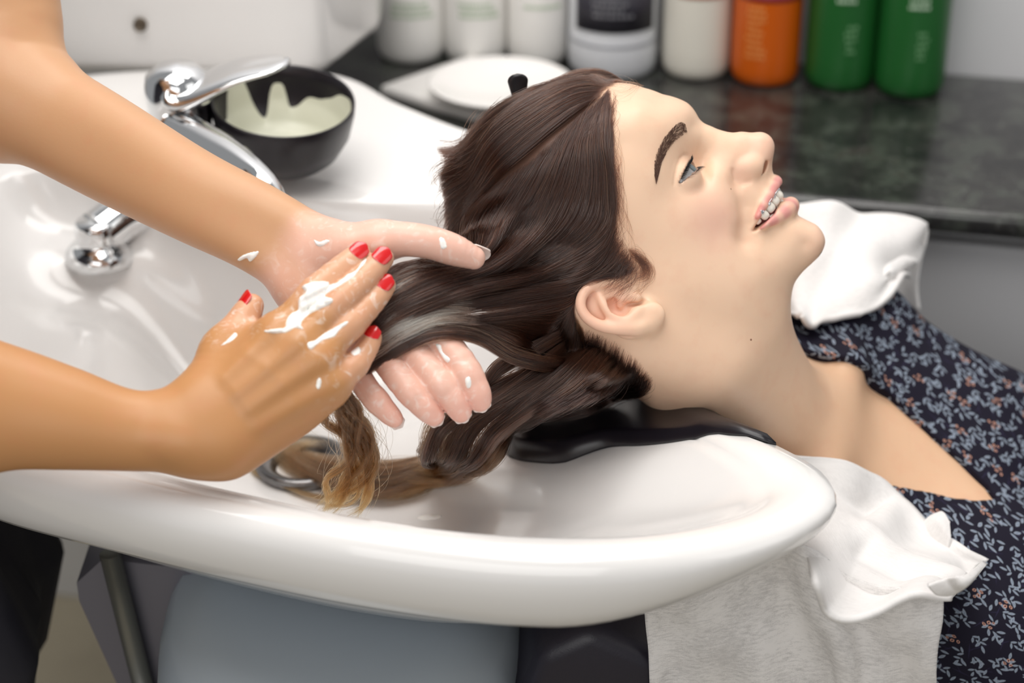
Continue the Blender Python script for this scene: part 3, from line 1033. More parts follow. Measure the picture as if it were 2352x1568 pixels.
# --- nose
def nose_side(m):
    ax = unit(m(hd(1738, 378, 11)) - m(hd(1698, 400, 11)))
    ay = unit(np.cross(ax, HR)); 
    body.ell(m(hd(1713, 391, 11.8)), [ax, ay, np.cross(ax, ay)], (.0108, .0080, .0064), .0035)
    body.cone(m(hd(1735, 378, 9)), m(hd(1748, 358, 5.5)), .0052, .0052, .006)
body.tube([hd(1630, 326), hd(1660, 333), hd(1705, 331), hd(1742, 336)], [.0062, .0060, .0066, .0084], .012, .006)
body.cone(hd(1630, 350), hd(1715, 378), .009, .0125, .012)
body.ell(hd(1747, 337), [HF, HU, HR], (.0086, .0086, .0092), .005)
both(nose_side)
body.cone(hd(1755, 360), hd(1757, 396), .0036, .0042, .005)
# nostrils
for m in (lambda p: p, mir):
    body.ell(m(hd(1747, 386, 8.2)), [unit(m(hd(1757, 368, 6.2)) - m(hd(1738, 398, 6.2))), HR, np.cross(unit(m(hd(1757, 368, 6.2)) - m(hd(1738, 398, 6.2))), HR)], (.0068, .0048, .0034), .0016, 's')
for m in (lambda p: p, mir):
    body.cone(m(hd(1743, 393, 10.2)), m(hd(1733, 404, 12.5)), .0012, .0008, .002, 's')
# --- lips
UP = [(1726, 521, 27.0, 1.3), (1740, 496, 24.5, 1.9), (1754, 472, 20.6, 2.3), (1768, 449, 15.2, 2.7), (1779, 428, 8.0, 3.2), (1784, 417, 3.0, 3.3), (1784, 418, 0, 3.1)]
LO = [(1728, 526, 27.0, 1.2), (1757, 514, 23.2, 2.5), (1786, 499, 17.0, 3.9), (1809, 481, 9.0, 5.2), (1816, 472, 0, 5.5)]
def lip(L, k):
    P = [hd(x, y, w) for x, y, w, r in L]
    R = [r / 1000 for *_, r in L]
    body.tube(P + [mir(p) for p in P[-2::-1]], R + R[-2::-1], k, .002)
lip(UP, .0045)
lip(LO, .0055)
# mouth opening: the wedge traced by the lip margins
MOUTH = [(1727, 524), (1741, 502), (1756, 481), (1772, 459), (1790, 432), (1815, 420), (1830, 440), (1806, 452), (1795, 452), (1791, 467), (1778, 488), (1756, 506.5), (1734, 524)]
mo = np.array([uv_of(hd(x, y, 12))[:2] for x, y in MOUTH])
def poly_sd(u, v, poly):
    d = np.full(len(u), 1e9); s = np.ones(len(u))
    n = len(poly)
    for i in range(n):
        a, b = poly[i], poly[i - 1]
        e = b - a; wx = u - a[0]; wy = v - a[1]
        t = np.clip((wx * e[0] + wy * e[1]) / (e @ e), 0, 1)
        d = np.minimum(d, (wx - e[0] * t) ** 2 + (wy - e[1] * t) ** 2)
        c1 = v >= a[1]; c2 = v < b[1]; c3 = e[0] * wy > e[1] * wx
        fl = (c1 & c2 & c3) | (~c1 & ~c2 & ~c3)
        s = np.where(fl, -s, s)
    return s * np.sqrt(d)
def mouth(P):
    u, v, w = uv_of(P)
    return np.maximum(poly_sd(u, v, mo) + .0003, np.abs(w) - .0285)
mlo = np.min([hd(x, y, w) for x, y in MOUTH for w in (-30, 30)], 0); mhi = np.max([hd(x, y, w) for x, y in MOUTH for w in (-30, 30)], 0)
body.op(mouth, mlo, mhi, .0012, 's')
# --- eyes
EYE_R = .0130
def eye_frame(side):
    c = hd(1563, 415, 31.0)
    f = unit(HF * 1.0 + HR * 0.06)
    if side < 0:
        c = mir(c); f = unit(HF - HR * .06)
    l = HR * side; l = unit(l - f * np.dot(l, f))
    u_ = np.cross(l, f) * (1 if np.dot(np.cross(l, f), HU) > 0 else -1)
    return c, f, l, u_
EYES = [eye_frame(1), eye_frame(-1)]
def lid_open(c, f, l, u_):
    tilt = math.radians(4)
    l2 = l * math.cos(tilt) + u_ * math.sin(tilt); u2 = u_ * math.cos(tilt) - l * math.sin(tilt)
    def fn(P):
        q = P - c
        F_, L_, U_ = q @ f, q @ l2, q @ u2
        r = np.sqrt((q * q).sum(1))
        x = np.clip((L_ - .0028) / .0122, -1, 1)
        ar = np.sqrt(np.maximum(1 - x * x, 0))
        hi = .0038 * ar; lo = -.0030 * ar
        d = np.maximum(U_ - hi, lo - U_)
        d = np.maximum(d, np.abs(L_ - .0028) - .0121)
        return np.maximum(np.maximum(np.maximum(d, .0128 - r), r - .0172), -F_ - .001)
    return fn
for c, f, l, u_ in EYES:
    body.ell(c - f * .0002, [f, u_, l], (.0148, .0147, .0152), .004)           # lids over the ball
    body.op(lid_open(c, f, l, u_), c - .019, c + .019, .0010, 's')
# --- ears
def ear(m):
    def e(x, y, w): return m(hd(x, y, w))
    n_ = unit(e(1420, 705, 90) - e(1420, 705, 80))
    # plate
    rim = [(1452, 662, 68.5), (1420, 650, 70), (1385, 650, 73), (1354, 660, 77), (1337, 680, 80.5), (1334, 705, 83), (1347, 728, 84), (1370, 744, 84), (1400, 752.5, 83.5), (1434, 754, 82.5), (1465, 752, 80.5), (1486, 743, 77)]
    for (x0, y0, w0), (x1, y1, w1), r in (((1390, 690, 71), (1450, 722, 73), .0115), ((1372, 705, 74.5), (1440, 738, 77), .0100), ((1420, 690, 68), (1470, 712, 70), .009)):
        body.cone(e(x0, y0, w0), e(x1, y1, w1), r, r, .005, flat=(n_, 2.6))
    body.limb([e(*p) for p in rim], [.0034, .0036, .0036, .0035, .0034, .0034, .0035, .0037, .0039, .0041, .0044, .0046], .0028, 40)
    body.limb([e(1378, 682, 76.5), e(1389, 703, 79), (e(1407, 725, 80.5)), e(1432, 736, 80.5), e(1453, 727, 79), e(1466, 714, 77)], [.0028, .0036, .0038, .0036, .0036, .003], .0045, 26)
    body.ell(e(1491, 722, 75.5), [unit(e(1510, 720, 75) - e(1480, 722, 76)), n_, np.cross(n_, unit(e(1510, 720, 75) - e(1480, 722, 76)))], (.0095, .0042, .0080), .005)
    # concha and canal
    body.ell(e(1418, 706, 76.5), [unit(e(1450, 705, 76) - e(1400, 710, 76)), n_, np.cross(n_, unit(e(1450, 705, 76) - e(1400, 710, 76)))], (.0088, .0062, .0072), .003, 's')
    body.ell(e(1462, 695, 73.0), [unit(e(1485, 690, 74) - e(1440, 700, 74)), n_, np.cross(n_, unit(e(1485, 690, 74) - e(1440, 700, 74)))], (.0075, .0052, .0030), .003, 's')
    # crus of the helix and tragus
    body.tube([e(1436, 668, 72), e(1427, 684, 73.5), e(1424, 700, 73)], [.0036, .0030, .002], .003, .001)
    body.tube([e(1444, 680, 72.5), e(1462, 683, 73)], [.0030, .0028], .003, .001)
ear(lambda p: np.asarray(p, float)); ear(mir)

# --- neck, shoulders, chest (torso axis slopes down to the right)
YM = 1.225
TA = unit((0.85, 0.0, -0.525))                 # down the torso
TN = unit(np.cross(TA, (0, -1, 0)));            # out of the chest
if TN[2] < 0: TN = -TN
TL = np.cross(TA, TN); TL = TL if TL[1] < 0 else -TL     # to her right, towards the lens
ROLL = math.radians(26)                         # the chest is rolled a little towards the lens
TN, TL = TN * math.cos(ROLL) + TL * math.sin(ROLL), TL * math.cos(ROLL) - TN * math.sin(ROLL)
notch = ony(1893, 962, YM)
def tp(a, n, l): return notch + TA * a + TN * n + TL * l
skb = hd(1500, 700, 0)
body.tube([hd(1545, 690), hd(1600, 770) , tp(-.035, -.052, 0)], [.050, .051, .054], .030, .02)
body.cone(hd(1690, 745), tp(.0, -.022, 0), .026, .022, .030)
for s_ in (1, -1):
    body.cone(tp(-.01, -.075, .03 * s_), tp(.045, -.075, .135 * s_), .050, .048, .045)      # trapezius / shoulder
    body.cone(tp(.045, -.07, .135 * s_), tp(.28, -.10 if s_ > 0 else -.175, .175 * s_), .054, .044, .04)          # upper arm
    body.tube([tp(.010, -.006, .013 * s_), tp(.012, .000, .055 * s_), tp(.014, -.022, .105 * s_), tp(.02, -.045, .15 * s_)], [.0075, .0065, .006, .007], .018, .006)  # collar bone
    body.ell(tp(.175, -.012 if s_ > 0 else -.045, .078 * s_), [TA, TN, TL], (.085, .062, .082), .05)
    body.tube([hd(1470, 770, 50 * s_), hd(1640, 850, 36 * s_), tp(-.004, -.008, .017 * s_)], [.014, .013, .0075], .028, .01)   # neck muscle
body.ell(tp(.15, -.085, 0), [TA, TN, TL], (.21, .088, .155), .05)
body.ell(tp(.42, -.10, 0), [TA, TN, TL], (.22, .085, .130), .06)

# --- lines on the skin: lid crease, smile fold, throat lines
def march(px, py, w0=95):
    p = hd(px, py, w0); r = unit(ray(px, py)); t = 0.0
    for _ in range(60):
        d = float(body(np.array([p + r * t]))[0])
        if d < .0002: break
        t += max(d * .8, .0003)
    return p + r * t
def crease(pts, rad, k):
    P = [march(x, y) for x, y in pts]
    for m in (lambda p: p, mir):
        body.tube([m(p) for p in P], [v / 1000 for v in rad], k, .0004, 's')
crease([(1548, 424), (1551, 402), (1556, 381), (1562, 365), (1570, 356), (1580, 356)], (.25, .45, .5, .5, .45, .25), .0016)
crease([(1700, 424), (1708, 446), (1713, 475), (1716, 510), (1712, 545)], (.2, .35, .4, .35, .2), .016)
crease([(1684, 393), (1688, 411), (1703, 422), (1722, 417)], (.2, .4, .5, .3), .003)

# skin
def skin_mat(name, rough=0.42, sss=0.12, bscale=900, bstr=0.12):
    t = NT(name)
    a = t.n('ShaderNodeAttribute', attribute_name='skin')
    n1 = t.noise(60, 4, 0.6)
    n2 = t.noise(420, 3, 0.6)
    c = t.mix(t.math('MULTIPLY', t.math('SUBTRACT', n1.outputs[0], 0.5), 0.50), a.outputs[0], (0.62, 0.20, 0.12))
    t.l(c, t.b.inputs['Base Color'])
    t.set(Roughness=rough, Subsurface_Weight=sss, Subsurface_Scale=0.004, Specular_IOR_Level=0.42)
    t.b.inputs['Subsurface Radius'].default_value = (1.0, 0.35, 0.2)
    t.bump(n2.outputs[0], bstr, .0004)
    return t.m
m_skin = skin_mat('client_skin')
SK = np.array([.80, .55, .385])
client = thing('person', tuple(HO), 'woman lying back with wet brown hair, smiling, in a navy leaf-print dress', 'person')
cr = [tp(a_, n_, l_) for a_ in (-.03, .245) for n_ in (-.15, .095) for l_ in (-.2, .2)]
bl = np.min([HO - .165] + cr, 0); bh = np.max([HO + .165] + cr, 0)
cut = Sculpt()
def body_cut(P):
    f = body(P)
    q = P - notch
    return np.maximum(f, (q @ TA) - .24)
V, Q = mesh_sdf(body_cut, bl, bh, FACE_H)
body_o = mk('body', V, Q, m_skin, client)
body_bvh = bvh_of(body_o)

# colour of the skin itself: lips, blush, ear, scalp under the hair
def lin_d(P, A, B):
    ba = B - A; t = np.clip((P - A) @ ba / (ba @ ba), 0, 1)
    return np.linalg.norm(P - A - t[:, None] * ba, axis=1)
cols = np.tile(SK, (len(V), 1))
u, v, w = uv_of(V)
Vm = V.copy(); neg = w < 0; Vm[neg] = mir(V[neg])
def blend(mask, c):
    global cols
    cols = cols * (1 - mask[:, None]) + np.array(c) * mask[:, None]
def spot(px, py, w_, rad, c, amt):
    d = np.linalg.norm(Vm - hd(px, py, w_), axis=1)
    blend(amt * np.exp(-(d / rad) ** 2), c)
spot(1640, 500, 44, .020, (.84, .44, .36), .45)
spot(1760, 335, 5, .014, (.84, .46, .37), .38)
spot(1700, 400, 16, .010, (.84, .46, .37), .30)
spot(1880, 545, 8, .014, (.84, .46, .37), .22)
for x, y, w_ in ((1337, 690, 81), (1345, 730, 84), (1380, 748, 84), (1430, 752, 82), (1355, 662, 77), (1405, 705, 72), (1430, 690, 72)):
    spot(x, y, w_, .009, (.86, .44, .34), .35)
def lipmask(L, grow):
    P = [hd(x, y, w_) for x, y, w_, r in L]; R = [r / 1000 for *_, r in L]
    P = P + [mir(p) for p in P[-2::-1]]; R = R + R[-2::-1]
    m = np.zeros(len(V))
    for i in range(len(P) - 1):
        ba = P[i + 1] - P[i]; t = np.clip((V - P[i]) @ ba / (ba @ ba), 0, 1)
        d = np.linalg.norm(V - P[i] - t[:, None] * ba, axis=1) - (R[i] + (R[i + 1] - R[i]) * t)
        m = np.maximum(m, 1 - smooth01((d - grow) / .0011))
    return m
UPm = [(x, y, w_, r_) for (x, y, w_, _), r_ in zip(UP, (.8, 1.45, 2.0, 2.65, 3.25, 3.3, 3.1))]
lm = np.maximum(lipmask(UPm, .0003), lipmask(LO, -.0001))
blend(lm * .9, (.68, .27, .255))
# eyelids: faint shadow pigment and a dark rim
for c, f, l, u_ in EYES:
    d = np.linalg.norm(V - (c + f * .011 + u_ * .006), axis=1)
    blend(.35 * np.exp(-(d / .0085) ** 2), (.62, .34, .22))
    q = V - c
    od = lid_open(c, f, l, u_)(V)
    blend(.75 * np.exp(-(np.maximum(od, 0) / .0011) ** 2) * (np.abs(od) < .0015), (.16, .085, .07))
# the chest and neck are more tanned than the made-up face
ta_ = (V - notch) @ TA
blend(.75 * smooth01((ta_ + .075) / .10), (.70, .43, .26))
# hair ground: scalp behind the hairline
HLINE = [(1392, 180, 0), (1404, 215, 28), (1402, 260, 42), (1398, 330, 55), (1400, 420, 65), (1404, 500, 69), (1416, 560, 70), (1440, 610, 70), (1450, 636, 69), (1420, 640, 70), (1372, 640, 72), (1335, 690, 74), (1333, 742, 74), (1396, 772, 64), (1450, 812, 54), (1494, 866, 44), (1515, 910, 36)]
hl = [uv_of(hd(*p))[:2] for p in HLINE]
far = [uv_of(hd(x, y))[:2] for x, y in ((1500, 1100), (900, 1000), (900, 300), (1300, 60))]
hpoly = np.array(hl + far)
hm = poly_sd(u, v, hpoly)
nz_ = np.sin(V[:, 0] * 900) * np.sin(V[:, 1] * 1100 + V[:, 2] * 700) * .0016
blend(.95 * smooth01((-hm + nz_ * .5 - .001) / .016), (.105, .052, .038))
vcol(body_o, 'skin', cols)

def on_body(px, py, off=0.0):
    p, n = hit(body_bvh, px, py, off)
    return p, n

# --- eyes
m_eye = NT('eye_white'); m_eye.set(Roughness=.06, Coat_Weight=.6)
va = m_eye.n('ShaderNodeAttribute', attribute_name='iris')
m_eye.l(va.outputs[0], m_eye.b.inputs['Base Color'])
m_eye = m_eye.m
for c, f, l, u_ in EYES:
    nu_, nv_ = 40, 48
    th = np.linspace(0, math.pi, nu_) ** 1.0
    ph = np.linspace(0, 2 * math.pi, nv_, endpoint=False)
    gz = unit(f + u_ * .03 + l * .05)
    s1 = unit(np.cross(gz, u_)); s2 = np.cross(s1, gz)
    V2, c2 = [], []
    for t in th:
        r = EYE_R + .0007 * math.exp(-(t / .42) ** 4)
        V2.append(c + r * (math.cos(t) * gz + math.sin(t) * (np.cos(ph)[:, None] * s1 + np.sin(ph)[:, None] * s2)))
        if t < .17: k = (.01, .01, .012)
        elif t < .46: k = (.12, .155, .165)
        elif t < .52: k = (.04, .05, .055)
        else: k = (.34, .33, .33)
        c2 += [k] * nv_
    eo = mk('eyeball', np.vstack(V2), grid_faces(nu_, nv_, False, True)[:, ::-1], m_eye, client, label='grey blue eye')
    vcol(eo, 'iris', c2)

# --- lashes and brows are single tapered hairs
def hairs(name, roots, tips, ctrls, rad, mat, parent, kind=None):
    """quadratic hairs as three-sided tapered prisms"""
    V, F = [], []
    n = 6
    for a, b, c_ in zip(roots, tips, ctrls):
        t = np.linspace(0, 1, n)[:, None]
        P = (1 - t) ** 2 * a + 2 * t * (1 - t) * c_ + t ** 2 * b
        T = unit(b - a); x = unit(np.cross(T, (0.3, 0.5, 0.8))); y = np.cross(T, x)
        base = len(V)
        for i in range(n):
            r = rad * (1 - .85 * i / (n - 1))
            for k in range(3):
                an = 2.094 * k
                V.append(P[i] + r * (math.cos(an) * x + math.sin(an) * y))
        for i in range(n - 1):
            for k in range(3):
                k2 = (k + 1) % 3
                F.append((base + i * 3 + k, base + i * 3 + k2, base + i * 3 + 3 + k2, base + i * 3 + 3 + k))
    o = mk(name, V, np.array(F), mat, parent)
    if kind: o['kind'] = kind
    return o
m_lash = plain('lash_black', (.008, .008, .012), .5)
m_brow = plain('brow_brown', srgb(92, 62, 48), .6)
for c, f, l, u_ in EYES:
    tilt = math.radians(4)
    l2 = l * math.cos(tilt) + u_ * math.sin(tilt); u2 = u_ * math.cos(tilt) - l * math.sin(tilt)
    ro, ti, co = [], [], []
    for i in range(120):
        x = -.95 + 1.9 * (i + RNG.random()) / 120
        L_ = x * .0118 + .0028; U_ = .0038 * math.sqrt(max(0, 1 - x * x)) + .0003
        F_ = math.sqrt(max(0, .0142 ** 2 - L_ ** 2 - U_ ** 2))
        a = c + f * F_ + l2 * L_ + u2 * U_
        ln = (.0046 + .002 * RNG.random()) * (1 - .25 * abs(x - .2)) * (.70 if x < 0 else 1)
        xo = max(x, 0)
        dr = unit(f * (1.0 - .45 * xo) + l2 * (.75 * x + .05 + .12 * RNG.normal()) + u2 * (-.25 - .40 * xo + .08 * RNG.normal()))
        b = a + dr * ln + u2 * ln * (.58 - .42 * xo)
        ro.append(a); ti.append(b); co.append(a + dr * ln * .62)
    hairs('upper_lashes', ro, ti, co, .00023, m_lash, client, 'stuff')
    ro, ti, co = [], [], []
    for i in range(46):
        x = -.85 + 1.75 * (i + RNG.random()) / 46
        L_ = x * .0118 + .0028; U_ = -.0030 * math.sqrt(max(0, 1 - x * x)) - .0003
        F_ = math.sqrt(max(0, .0142 ** 2 - L_ ** 2 - U_ ** 2))
        a = c + f * F_ + l2 * L_ + u2 * U_
        ln = .0036 + .0015 * RNG.random()
        dr = unit(f * .9 + l2 * (.5 * x + .2 * RNG.normal()) - u2 * .5)
        ro.append(a); ti.append(a + dr * ln - u2 * ln * .2); co.append(a + dr * ln * .6)
    hairs('lower_lashes', ro, ti, co, .00009, m_lash, client, 'stuff')
BU = np.array([(1575, 287), (1560, 280), (1538, 300), (1518, 326), (1506, 356), (1502, 386), (1505, 422)], float)
BL = np.array([(1579, 304), (1571, 310), (1553, 323), (1539, 339), (1527, 360), (1518, 380), (1507, 424)], float)
ro, ti, co = [], [], []
bu, bl_ = catmull(BU, 200), catmull(BL, 200)
for i in range(1000):
    t = RNG.random() ** .9; s_ = RNG.random()
    k = min(int(t * 185), 185)
    p = bu[k] * (1 - s_) + bl_[k] * s_
    k2 = min(k + 12 + int(10 * RNG.random()), 199)
    s2 = np.clip(s_ + (.5 - s_) * .35 - .12 * (1 - t) + .05 * RNG.normal(), 0, 1)
    q = bu[k2] * (1 - s2) + bl_[k2] * s2
    a, n = on_body(p[0], p[1], -.0002); b, n2 = on_body(q[0], q[1], .0007)
    if a is None or b is None: continue
    ro.append(a); ti.append(b); co.append((a + b) / 2 + n * .0009)
hairs('eyebrow', ro, ti, co, .00011, m_brow, client, 'stuff')
hairs('eyebrow', [mir(a) for a in ro], [mir(a) for a in ti], [mir(a) for a in co], .00011, m_brow, client, 'stuff')

# --- teeth with braces
m_tooth = plain('tooth_enamel', srgb(226, 218, 206), .2, Coat_Weight=.4)
m_brace = plain('brace_metal', (.75, .76, .78), .15, 1.0)
V, F = [], []
th_ = [(1797, 444, 0.0), (1793, 446, 8.3), (1783, 461, 14.4), (1772, 477, 18.6), (1758, 495, 21.6), (1743, 510, 21.0)]
bm = bmesh.new()
arch = [hd(x, y, w_) for x, y, w_ in th_]
def tooth(c, tang, up, outw, wd, ht, dp):
    bm = bmesh.new()
    bmesh.ops.create_cube(bm, size=1)
    bmesh.ops.subdivide_edges(bm, edges=bm.edges[:], cuts=3, use_grid_fill=True)
    for v in bm.verts:
        x, y, z = v.co
        nx, ny, nz = x * 2, y * 2, z * 2
        # superellipsoid with a fuller biting edge
        l_ = (abs(nx) ** 3.2 + abs(ny) ** 3.2 + abs(nz) ** 3.2) ** (1 / 3.2)
        m_ = max(abs(nx), abs(ny), abs(nz), 1e-6)
        k = m_ / max(l_, 1e-6)
        nx, ny, nz = nx * k, ny * k, nz * k
        tw = 1 - .12 * (ny + 1) / 2
        v.co = Vector(c + tang * nx * wd / 2 * tw + up * ny * ht / 2 + outw * nz * dp / 2)
    return bm
def bm_obj(bm, name, mat, parent):
    bmesh.ops.recalc_face_normals(bm, faces=bm.faces[:])
    me = bpy.data.meshes.new(name); bm.to_mesh(me); bm.free()
    me.polygons.foreach_set('use_smooth', np.ones(len(me.polygons), bool))
    me.materials.append(mat)
    o = bpy.data.objects.new(name, me); COL.objects.link(o)
    return adopt(o, parent)
full = [mir(p) for p in arch[:0:-1]] + arch
wire_pts = []
mid_c = hd(1735, 480, 0)
for side in (1, -1):
    for i in range(1, 6):
        p = arch[i]; prv = arch[i - 1] if i > 1 else mir(arch[1]); nx_ = arch[i + 1] if i < 5 else arch[i] * 2 - arch[i - 1]
        tg = unit(nx_ - prv)
        if side < 0: p = mir(p); tg = mir(HO + tg) - HO
        outw = unit(np.cross(tg, HU)); 
        if np.dot(outw, p - mid_c) < 0: outw = -outw
        wd = (.0086, .0068, .0072, .0064, .0050)[i - 1]
        up = unit(HU - tg * np.dot(HU, tg))
        tc = p + up * .0022 - outw * .0013
        to = bm_obj(tooth(tc, tg, up, outw, wd, .0098 if i < 5 else .0070, .0058 if i < 5 else .0040), 'tooth', m_tooth, client)
        bc_ = tc + outw * .0031 + up * .0016
        if i == 5: continue
        to2 = bm_obj(tooth(bc_, tg, up, outw, .0032, .0032, .0016), 'bracket', m_brace, to)
        to2.matrix_parent_inverse = Matrix()
        wire_pts.append((side * i, bc_ + outw * .0005))
wire_pts.sort(key=lambda q: q[0])
V, F = tube_mesh(catmull([p for _, p in wire_pts], 60), .00038, 6)
mk('brace_wire', V, F, m_brace, client)
# lower teeth and the dark of the mouth
lows = [(1789, 464, 4), (1780, 478, 10.5), (1766, 492, 15.5)]
for side in (1, -1):
    for i, (x, y, w_) in enumerate(lows):
        p = hd(x, y, w_); q = hd(*lows[min(i + 1, 2)]) if i < 2 else hd(*lows[2]) * 2 - hd(*lows[1])
        tg = unit(q - p)
        if side < 0: p = mir(p); tg = mir(HO + tg) - HO
        outw = unit(np.cross(tg, HU)); outw = outw if np.dot(outw, p - mid_c) > 0 else -outw
        up = unit(HU - tg * np.dot(HU, tg))
        bm_obj(tooth(p - up * .002, tg, up, outw, .0058, .008, .005), 'tooth', m_tooth, client)
cm = hd(1748, 488, 0)
V, F = lathe([(0.0005, -1), (.5, -.86), (.87, -.5), (1, 0), (.87, .5), (.5, .86), (0.0005, 1)], 24)
q = V[:, :1] * HF * .0145 + V[:, 1:2] * HR * .0205 + V[:, 2:3] * HU * .0115 + cm
mk('mouth_lining', q, F, plain('mouth_red', (.10, .018, .016), .5), client)
# --- moles
m_mole = plain('mole_brown', srgb(120, 72, 50), .6)
for (x, y, r) in ((1679, 434, 1.0), (1476, 540, .8), (1634, 602, .8), (1584, 608, .8), (1725, 780, 1.1), (1692, 391, .7), (1500, 310, .6)):
    p, n = on_body(x, y, -.00035)
    if p is None: continue
    bmx = bmesh.new(); bmesh.ops.create_icosphere(bmx, subdivisions=2, radius=r / 1000)
    zq = Vector(n).to_track_quat('Z', 'Y').to_matrix()
    for v_ in bmx.verts: v_.co = Vector(p) + zq @ Vector((v_.co.x, v_.co.y, v_.co.z * .45))
    bm_obj(bmx, 'mole', m_mole, client)

# ================================================================== DRESS
def al(P):
    q = np.asarray(P) - notch
    return q @ TA, q @ TL, q @ TN
def surf_al(px, py):
    p, n = hit(body_bvh, px, py)
    if p is None: p = ony(px, py, YM)
    a, l, n_ = al(p)
    return (a, l)
neck_px = [(2284, 1152), (2262, 1122), (2200, 1062), (2120, 988), (2040, 916), (1990, 878), (1962, 840)]
near_px = [(2030, 1120), (2100, 1134), (2190, 1150), (2240, 1154)]
far_al = [surf_al(*p) for p in neck_px]
near_al = [surf_al(*p) for p in near_px]
fa = far_al[-1]
hole = far_al + [(fa[0] - .03, fa[1] - .004), (fa[0] - .075, fa[1] - .03), (-.12, fa[1] - .05), (-.40, fa[1] - .05), (-.40, .16), (-.06, .16), (near_al[0][0] - .02, near_al[0][1] + .045)] + near_al
hole = np.array(hole)
def dress_f(P):
    f = body(P)
    a, l, n_ = al(P)
    f = f - .0045 - .0014 * np.sin(a * 62 + l * 30) * np.sin(l * 48 - a * 20)
    hs_ = poly_sd(a, l, hole)
    return np.maximum(np.maximum(np.maximum(f, -hs_), np.where((n_ > .075) & (a < -.01), .02, -1)), np.maximum(a - .56, -.10 - a))
dl = np.min([tp(-.12, -.20, -.26), tp(-.12, .09, .26), tp(.57, -.20, -.26), tp(.57, .09, .26)], 0); dh = np.max([tp(-.12, -.20, -.26), tp(-.12, .09, .26), tp(.57, -.20, -.26), tp(.57, .09, .26)], 0)
V, Q = mesh_sdf(dress_f, dl, dh, .0028, proj=1)
t = NT('leaf_print_cloth')
t.set(Roughness=.75)
t.set(Specular_IOR_Level=.2)
uvn = t.uv()
def sprig(vec, scale, leaves, seed):
    """one random turned sprig of leaf shapes per Voronoi cell"""
    mp = t.n('ShaderNodeMapping'); t.l(vec, mp.inputs[0]); mp.inputs['Location'].default_value = (seed * .37, seed * .71, 0)
    vo = t.n('ShaderNodeTexVoronoi', voronoi_dimensions='2D', feature='F1'); t.l(mp.outputs[0], vo.inputs['Vector'])
    vo.inputs['Scale'].default_value = scale; vo.inputs['Randomness'].default_value = .85
    sub = t.n('ShaderNodeVectorMath', operation='SUBTRACT'); t.l(mp.outputs[0], sub.inputs[0]); t.l(vo.outputs['Position'], sub.inputs[1])
    scv = t.n('ShaderNodeVectorMath', operation='SCALE'); t.l(sub.outputs[0], scv.inputs[0]); scv.inputs['Scale'].default_value = scale
    sep = t.n('ShaderNodeSeparateColor'); t.l(vo.outputs['Color'], sep.inputs[0])
    ro = t.n('ShaderNodeVectorRotate', rotation_type='Z_AXIS'); t.l(scv.outputs[0], ro.inputs['Vector']); t.l(t.math('MULTIPLY', sep.outputs[0], 6.283), ro.inputs['Angle'])
    tot = None
    for (x, y, ang_, a, b) in leaves:
        m2 = t.n('ShaderNodeMapping'); m2.vector_type = 'TEXTURE'; t.l(ro.outputs[0], m2.inputs[0])
        m2.inputs['Location'].default_value = (x, y, 0); m2.inputs['Rotation'].default_value = (0, 0, ang_); m2.inputs['Scale'].default_value = (a, b, 1)
        sx_ = t.n('ShaderNodeSeparateXYZ'); t.l(m2.outputs[0], sx_.inputs[0])
        # pointed leaf: |y| against 1 - x squared
        k = t.math('SUBTRACT', t.math('SUBTRACT', 1.0, t.math('MULTIPLY', sx_.outputs[0], sx_.outputs[0])), t.math('ABSOLUTE', sx_.outputs[1]))
        tot = k if tot is None else t.math('MAXIMUM', tot, k)
    return tot, sep
lv = [(.27, 0, 0, .24, .075), (-.04, .17, .95, .22, .070), (-.08, -.17, -.85, .22, .066)]
m1, s1 = sprig(uvn, 86, lv, 1)
m2_, s2_ = sprig(uvn, 74, lv[:2], 5)
m3, s3 = sprig(uvn, 46, [(.10, 0, 0, .075, .055), (-.05, .10, 1.0, .070, .05), (-.05, -.10, -1.0, .07, .05), (.18, .13, .6, .05, .04)], 9)
# thin stems
stem, _s = sprig(uvn, 60, [(0, 0, .2, .45, .012), (.1, .12, 1.0, .22, .010)], 13)
edge_ = lambda m, w: t.math('GREATER_THAN', m, w)
leafm = t.math('MAXIMUM', edge_(m1, .02), edge_(m2_, .02))
vein = t.ramp(t.math('MAXIMUM', m1, m2_), [(0.0, srgb(150, 160, 172)), (.80, srgb(118, 129, 145)), (.95, srgb(64, 72, 94))])
base = t.mix(t.math('MULTIPLY', edge_(stem, .05), .55), srgb(19, 16, 32), srgb(58, 52, 88))
cl = t.mix(leafm, base, vein)
fl = t.math('MULTIPLY', edge_(m3, .04), t.math('LESS_THAN', s3.outputs[1], .5))
flc = t.ramp(m3, [(0.0, srgb(222, 172, 148)), (.45, srgb(206, 150, 128)), (.5, srgb(40, 30, 44))])
t.l(t.mix(fl, cl, flc), t.b.inputs['Base Color'])
t.bump(t.noise(1500, 2).outputs[0], .12, .0003)
dress = mk('dress', V, Q, t.m, client, label='navy dress printed with small pale leaves')
a, l, n_ = al(V)
uvl = dress.data.uv_layers.new(name='UVMap')
li = np.zeros(len(dress.data.loops), np.int32); dress.data.loops.foreach_get('vertex_index', li)
uvd = np.stack([a, l - .9 * n_], 1)[li]
uvl.data.foreach_set('uv', uvd.astype(np.float32).ravel())
dress_bvh = bvh_of(dress, body_o)

# ================================================================== STYLIST
sty = Sculpt()
def J(x, y, d): return at(x, y, d)
def mm(*a): return [v / 1000 for v in a]

